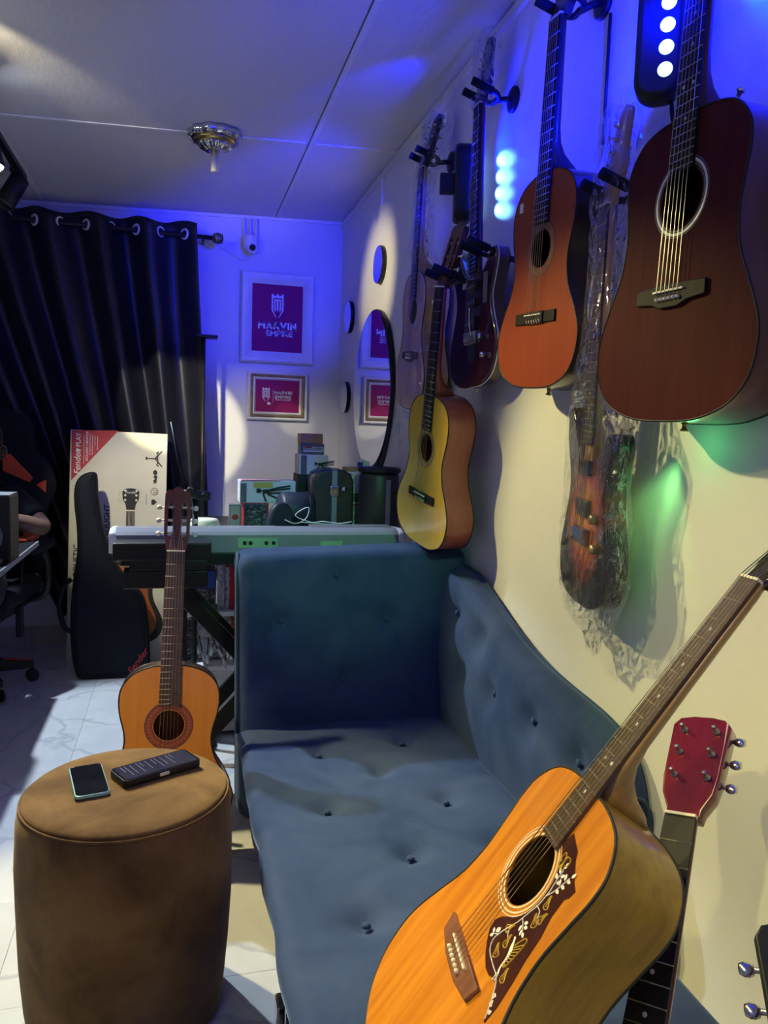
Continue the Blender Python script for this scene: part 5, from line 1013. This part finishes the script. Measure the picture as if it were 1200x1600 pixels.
t = thing('computer_mouse', 'small mouse lying on the desk beside the speaker', 'mouse', (-.645, 2.98, .738)); rbox((0, 0, .014), (.028, .048, .014), .013, (8, 8, 6)).build('shell', M_black, t); MB().box((0, -.03, .028), (.006, .014, .004)).build('wheel', M_steel, t)
pb = ay(31, 970, 3.75); t = thing('power_adapter', 'black power adapter hanging on a cable below the desk', 'adapter', (pb.x, 3.75, pb.z))
MB().box((0, 0, 0), (.032, .03, .15)).build('brick', M_black, t, .006); MB().tube(cr([(0, 0, .075), (.006, 0, .16), (.012, 0, .24), (.01, .0, .33), (-.06, -.05, .42), (-.1, -.12, .43)], 5), .006, 6).build('upper_cord', M_black, t); MB().tube(cr([(0, 0, .05), (-.05, .0, .02), (-.12, 0, -.03), (-.25, .02, -.1)], 5), .004, 6).build('lower_cord', M_black, t)
gc = thing('gaming_chair', 'black gaming chair with orange-red panels behind the seated person', 'chair', (-.95, 3.88, 0), math.radians(-8))
for k in range(5):
    a = math.radians(28+72*k); d = V((math.cos(a), math.sin(a), 0)); p = d.cross(V((0, 0, 1)))
    lg = MB().loft([[V((0, 0, 0))+d*r+p*w*x+V((0, 0, z+hh*y)) for x, y in ((-1, -1), (1, -1), (1, 1), (-1, 1))] for r, w, z, hh in ((.03, .035, .11, .03), (.16, .032, .10, .026), (.28, .024, .085, .016))], False).build('base_leg', M_black, gc, .004)
    m = MB().loft([[d*r+p*w*x+V((0, 0, z)) for x in (-1, 1)]+[d*r+p*w*x+V((0, 0, z+.004)) for x in (1, -1)] for r, w, z in ((.15, .014, .1265), (.27, .011, .103))], False); m.build('red_strip', M_orange, lg)
    m = MB()
    for s in (-1, 1): m.lathe([(0, -.009), (.026, -.009), (.029, -.005), (.029, .005), (.026, .009), (0, .009)], 18, Matrix.Translation(d*.275+p*(s*.014)+V((0, 0, .0295)))@p.to_track_quat('Z', 'Y').to_matrix().to_4x4())
    m.build('caster', M_black, lg)
MB().cyl((0, 0, .1), (0, 0, .40), .03).build('gas_lift', M_black, gc)
rbox((0, -.02, .43), (.25, .25, .05), .035, (10, 10, 6)).build('seat', M_matte, gc)
for s in (-1, 1):
    rbox((s*.235, -.03, .475), (.05, .24, .045), .035, (8, 10, 8)).build('side_bolster', M_matte, gc)
    MB().tube(cr([(s*.25, .05, .42), (s*.335, .05, .46), (s*.345, .04, .6), (s*.33, .02, .66)], 4), .018, 8).build('arm_bracket', M_black, gc)
    rbox((s*.325, -.03, .69), (.045, .14, .022), .018, (8, 12, 6)).build('armrest_pad', M_matte, gc); rbox((s*.285, -.06, .725), (.028, .07, .014), .012, (6, 8, 5)).build('armrest_inlay', M_orange, gc)
bo = cr([(-.2, .5), (-.27, .62), (-.25, .74), (-.265, .85), (-.3, .95), (-.27, 1.06), (-.2, 1.14), (-.19, 1.25), (-.13, 1.32), (0, 1.335), (.13, 1.32), (.19, 1.25), (.2, 1.14), (.27, 1.06), (.3, .95), (.265, .85), (.25, .74), (.27, .62), (.2, .5), (0, .48)], 4, True)
BM = Matrix.Translation((0, .2, 0))@Matrix.Rotation(-.1, 4, 'X')
MB().prism(bo, 0, .09, .03, 3, BM).build('backrest', M_matte, gc)
for s in (-1, 1):
    MB().prism([(s*.06, 1.10), (s*.095, 1.105), (s*.205, .99), (s*.19, .965), (s*.06, 1.02)], -.006, .01, .003, 1, BM).build('shoulder_panel', M_orange, gc)
    MB().prism([(s*.22, .955), (s*.268, .98), (s*.268, .915)], -.006, .01, .003, 1, BM).build('wing_panel', M_orange, gc)
    MB().prism([(s*.16, .6), (s*.24, .65), (s*.235, .86), (s*.17, .84)], -.006, .01, .003, 1, BM).build('lumbar_panel', M_orange, gc)
# ---------------------------------------------------------------- seated person
pe = thing('person', 'person in black T-shirt seated at the desk in the gaming chair at the left edge', 'person', (-.93, 3.80, 0))
PO = V((-.93, 3.80, 0))
def skin(name, chains, mat, par, sub=2):
    bm = bmesh.new(); ly = bm.verts.layers.skin.verify(); idx = {}
    for ch in chains:
        pv = None
        for p, r in ch:
            k = tuple(round(c, 4) for c in p); v = idx.get(k)
            if v is None: v = bm.verts.new(p); v[ly].radius = (r if isinstance(r, tuple) else (r, r)); idx[k] = v
            if pv is not None and pv is not v and not bm.edges.get((pv, v)): bm.edges.new((pv, v))
            pv = v
    bm.verts.ensure_lookup_table(); bm.verts[0][ly].use_root = True
    me = bpy.data.meshes.new(name); bm.to_mesh(me); bm.free(); me.materials.append(mat)
    o = bpy.data.objects.new(name, me); C.objects.link(o); o.parent = par
    s_ = o.modifiers.new('skin', 'SKIN'); s_.use_smooth_shade = True; b = o.modifiers.new('sub', 'SUBSURF'); b.levels = sub; b.render_levels = sub; return o
el = ay(71, 826, 3.72)-PO; wr = ay(3, 808, 3.53)-PO; wr = V((wr.x-.01, wr.y, max(wr.z, .80)))
hd = ay(0, 703, 3.80)-PO+V((-.085, 0, 0)); zs = hd.z
pel = (0, 0, .53); sp = (0, .01, .68); ch_ = (.0, .01, .83); nk = (hd.x*.6, -.0, .945); nk2 = (hd.x*.9, -.01, 1.03)
shR = (.2, .0, .905); shL = (-.2, .0, .905); elL = (-.33, -.08, .80); wrL = (-.16, -.34, .81); hipR = (.1, -.02, .53); kneeR = (.15, -.42, .52); ankR = (.15, -.40, .09); hipL = (-.1, -.02, .53); kneeL = (-.15, -.42, .52); ankL = (-.15, -.40, .09)
e3, w3 = tuple(el), tuple(wr); mid = tuple((V(shR)+el)/2); fm = tuple(el*.55+wr*.45)
A1 = [(shR, .06), (mid, .05), (e3, .041), (fm, .042), (w3, .026)]; midL = tuple((V(shL)+V(elL))/2)
A2 = [(shL, .06), (midL, .05), (elL, .041), (tuple((V(elL)+V(wrL))/2), .04), (wrL, .026)]
def hand(w, d):
    d = V(d).normalized(); w = V(w); sd = d.cross(V((0, 0, 1))).normalized(); pm = w+d*.075; out = [[(tuple(w), .026), (tuple(w+d*.04), (.034, .02)), (tuple(pm), (.036, .018))]]
    return out, [[(w+d*.07+sd*o*.9, .0085), (w+d*(.07+l*.5)+sd*o*1.1+V((0, 0, .008)), .008), (w+d*(.07+l)+sd*o*1.1+V((0, 0, -.012)), .0065)] for o, l in ((-.027, .062), (-.009, .078), (.009, .074), (.026, .058))]+[[(w+d*.025+sd*.02*sg, .011), (w+d*.055+sd*.048*sg, .0095), (w+d*.085+sd*.056*sg, .0075)] for sg in (1,)]
h1, f1 = hand(w3, (-.75, -.6, -.02)); h2, f2 = hand(wrL, (.3, -.9, -.02))
head_ = [(nk, .06), (nk2, .054), (tuple(hd+V((0, -.015, -.07))), .066), (tuple(hd+V((0, -.005, 0))), .086), (tuple(hd+V((0, .008, .06))), .085), (tuple(hd+V((0, .012, .105))), .06)]
body = skin('body', [[(pel, (.15, .11)), (sp, (.135, .1)), (ch_, (.15, .105)), (nk, .06)], head_, [(ch_, .15)]+A1, [(ch_, .15)]+A2, [(pel, .15), (hipR, .085), (kneeR, .06), (ankR, .04), ((.15, -.52, .045), .03)], [(pel, .15), (hipL, .085), (kneeL, .06), (ankL, .04), ((-.15, -.52, .045), .03)]]+h1+h2, M_skin, pe)
for f in f1+f2: skin('finger', [[(tuple(p), r) for p, r in f]], M_skin, pe, 1)
g_ = .014; sl = tuple(V(shR).lerp(el, .72)); sl2 = tuple(V(shL).lerp(V(elL), .72))
skin('t_shirt', [[((0, 0, .50), (.165, .13)), (sp, (.155, .12)), (ch_, (.168, .122)), ((hd.x*.4, .0, .925), .075)], [(ch_, .165), (shR, .078), (mid, .07), (sl, .066)], [(ch_, .165), (shL, .078), (midL, .07), (sl2, .066)]], M_matte, pe)
skin('trousers', [[((0, 0, .57), (.16, .125)), ((0, 0, .52), (.165, .125)), (hipR, .1), (kneeR, .075), ((.15, -.405, .14), .062)], [((0, 0, .52), .165), (hipL, .1), (kneeL, .075), ((-.15, -.405, .14), .062)]], M_navy, pe)
for s in (-1, 1): rbox((s*.15, -.47, .035), (.045, .13, .035), .03, (8, 10, 6)).build('shoe', M_black, pe)
m = MB()
for i in range(13):
    th = math.pi*.56*i/12; m_ = [(hd.x+.093*math.sin(th)*math.cos(a), .012+.1*math.sin(th)*math.sin(a)+hd.y-.0, hd.z+.045+.118*math.cos(th)*(1 if 1 else 0)) for a in [2*math.pi*k/28 for k in range(28)]]
    if i == 0: rings = []
    rings.append(m_)
m.loft(rings, True, (0, 1)); m.v = [(x, y+.012, z) for x, y, z in m.v]; m.build('hair', M_hair, pe)
for s in (-1, 1):
    c = hd+V((s*.083, .012, -.012)); m = MB()
    m.tube(cr([c+V((s*.004, -.012, -.026)), c+V((s*.012, -.004, -.028)), c+V((s*.02, .012, -.012)), c+V((s*.022, .018, .008)), c+V((s*.018, .014, .024)), c+V((s*.01, .0, .03)), c+V((s*.004, -.012, .02))], 4), .0048, 6); m.tube(cr([c+V((s*.006, .002, -.014)), c+V((s*.012, .009, 0)), c+V((s*.01, .004, .016))], 4), .004, 6); m.lathe([(0, 0), (.016, .002), (.02, .0)], 12, Matrix.Translation(c)@Matrix.Rotation(s*math.pi/2, 4, 'Y')@Matrix.Diagonal((1.3, .9, 1, 1))); m.build('ear', M_skin, pe)
    e = hd+V((s*.032, -.088, .012)); MB().lathe([(0, -.012), (.009, -.008), (.012, 0), (.009, .008), (0, .012)], 12, Matrix.Translation(e)).build('eye', M_bone, pe); MB().lathe([(0, 0), (.005, .0), (0, .002)], 10, Matrix.Translation(e+V((0, -.0115, 0)))@Matrix.Rotation(math.pi/2, 4, 'X')).build('iris', M_ink, pe)
    MB().tube(cr([hd+V((s*.015, -.093, .034)), hd+V((s*.033, -.094, .04)), hd+V((s*.052, -.082, .034))], 4), .004, 6).build('eyebrow', M_hair, pe)
n0 = hd+V((0, -.09, -.01)); MB().loft([[n0+V((w*math.cos(a), -d*max(0, math.sin(a))+.01, z)) for a in [2*math.pi*k/12 for k in range(12)]] for w, d, z in ((.008, .012, .02), (.01, .02, .0), (.017, .03, -.018), (.012, .02, -.027))], True).build('nose', M_skin, pe)
MB().tube(cr([hd+V((-.024, -.082, -.055)), hd+V((-.008, -.093, -.051)), hd+V((.008, -.093, -.051)), hd+V((.024, -.082, -.055))], 4), .006, 6).build('lips', M_redrose, pe)
# ---------------------------------------------------------------- dark guitar head at the lower right edge
a_ = V((.34, .70, .63)).normalized(); hp = CP+ray(1266, 1580)*.74
t = thing('acoustic_guitar', 'black guitar headstock with chrome tuners at the lower right corner', 'guitar', M=frame(hp-a_*(.1+.862), V((.86, -.5, .1)), a_))
acoustic(t, DREAD, .505, .1, .357, M_black, M_black, M_black, M_black, M_bk2, M_black, .05, M_ebony, 'solid', tun=M_chrome, tbut=M_chrome, dots=(), pins=None, tilt=.05, ln=.02)
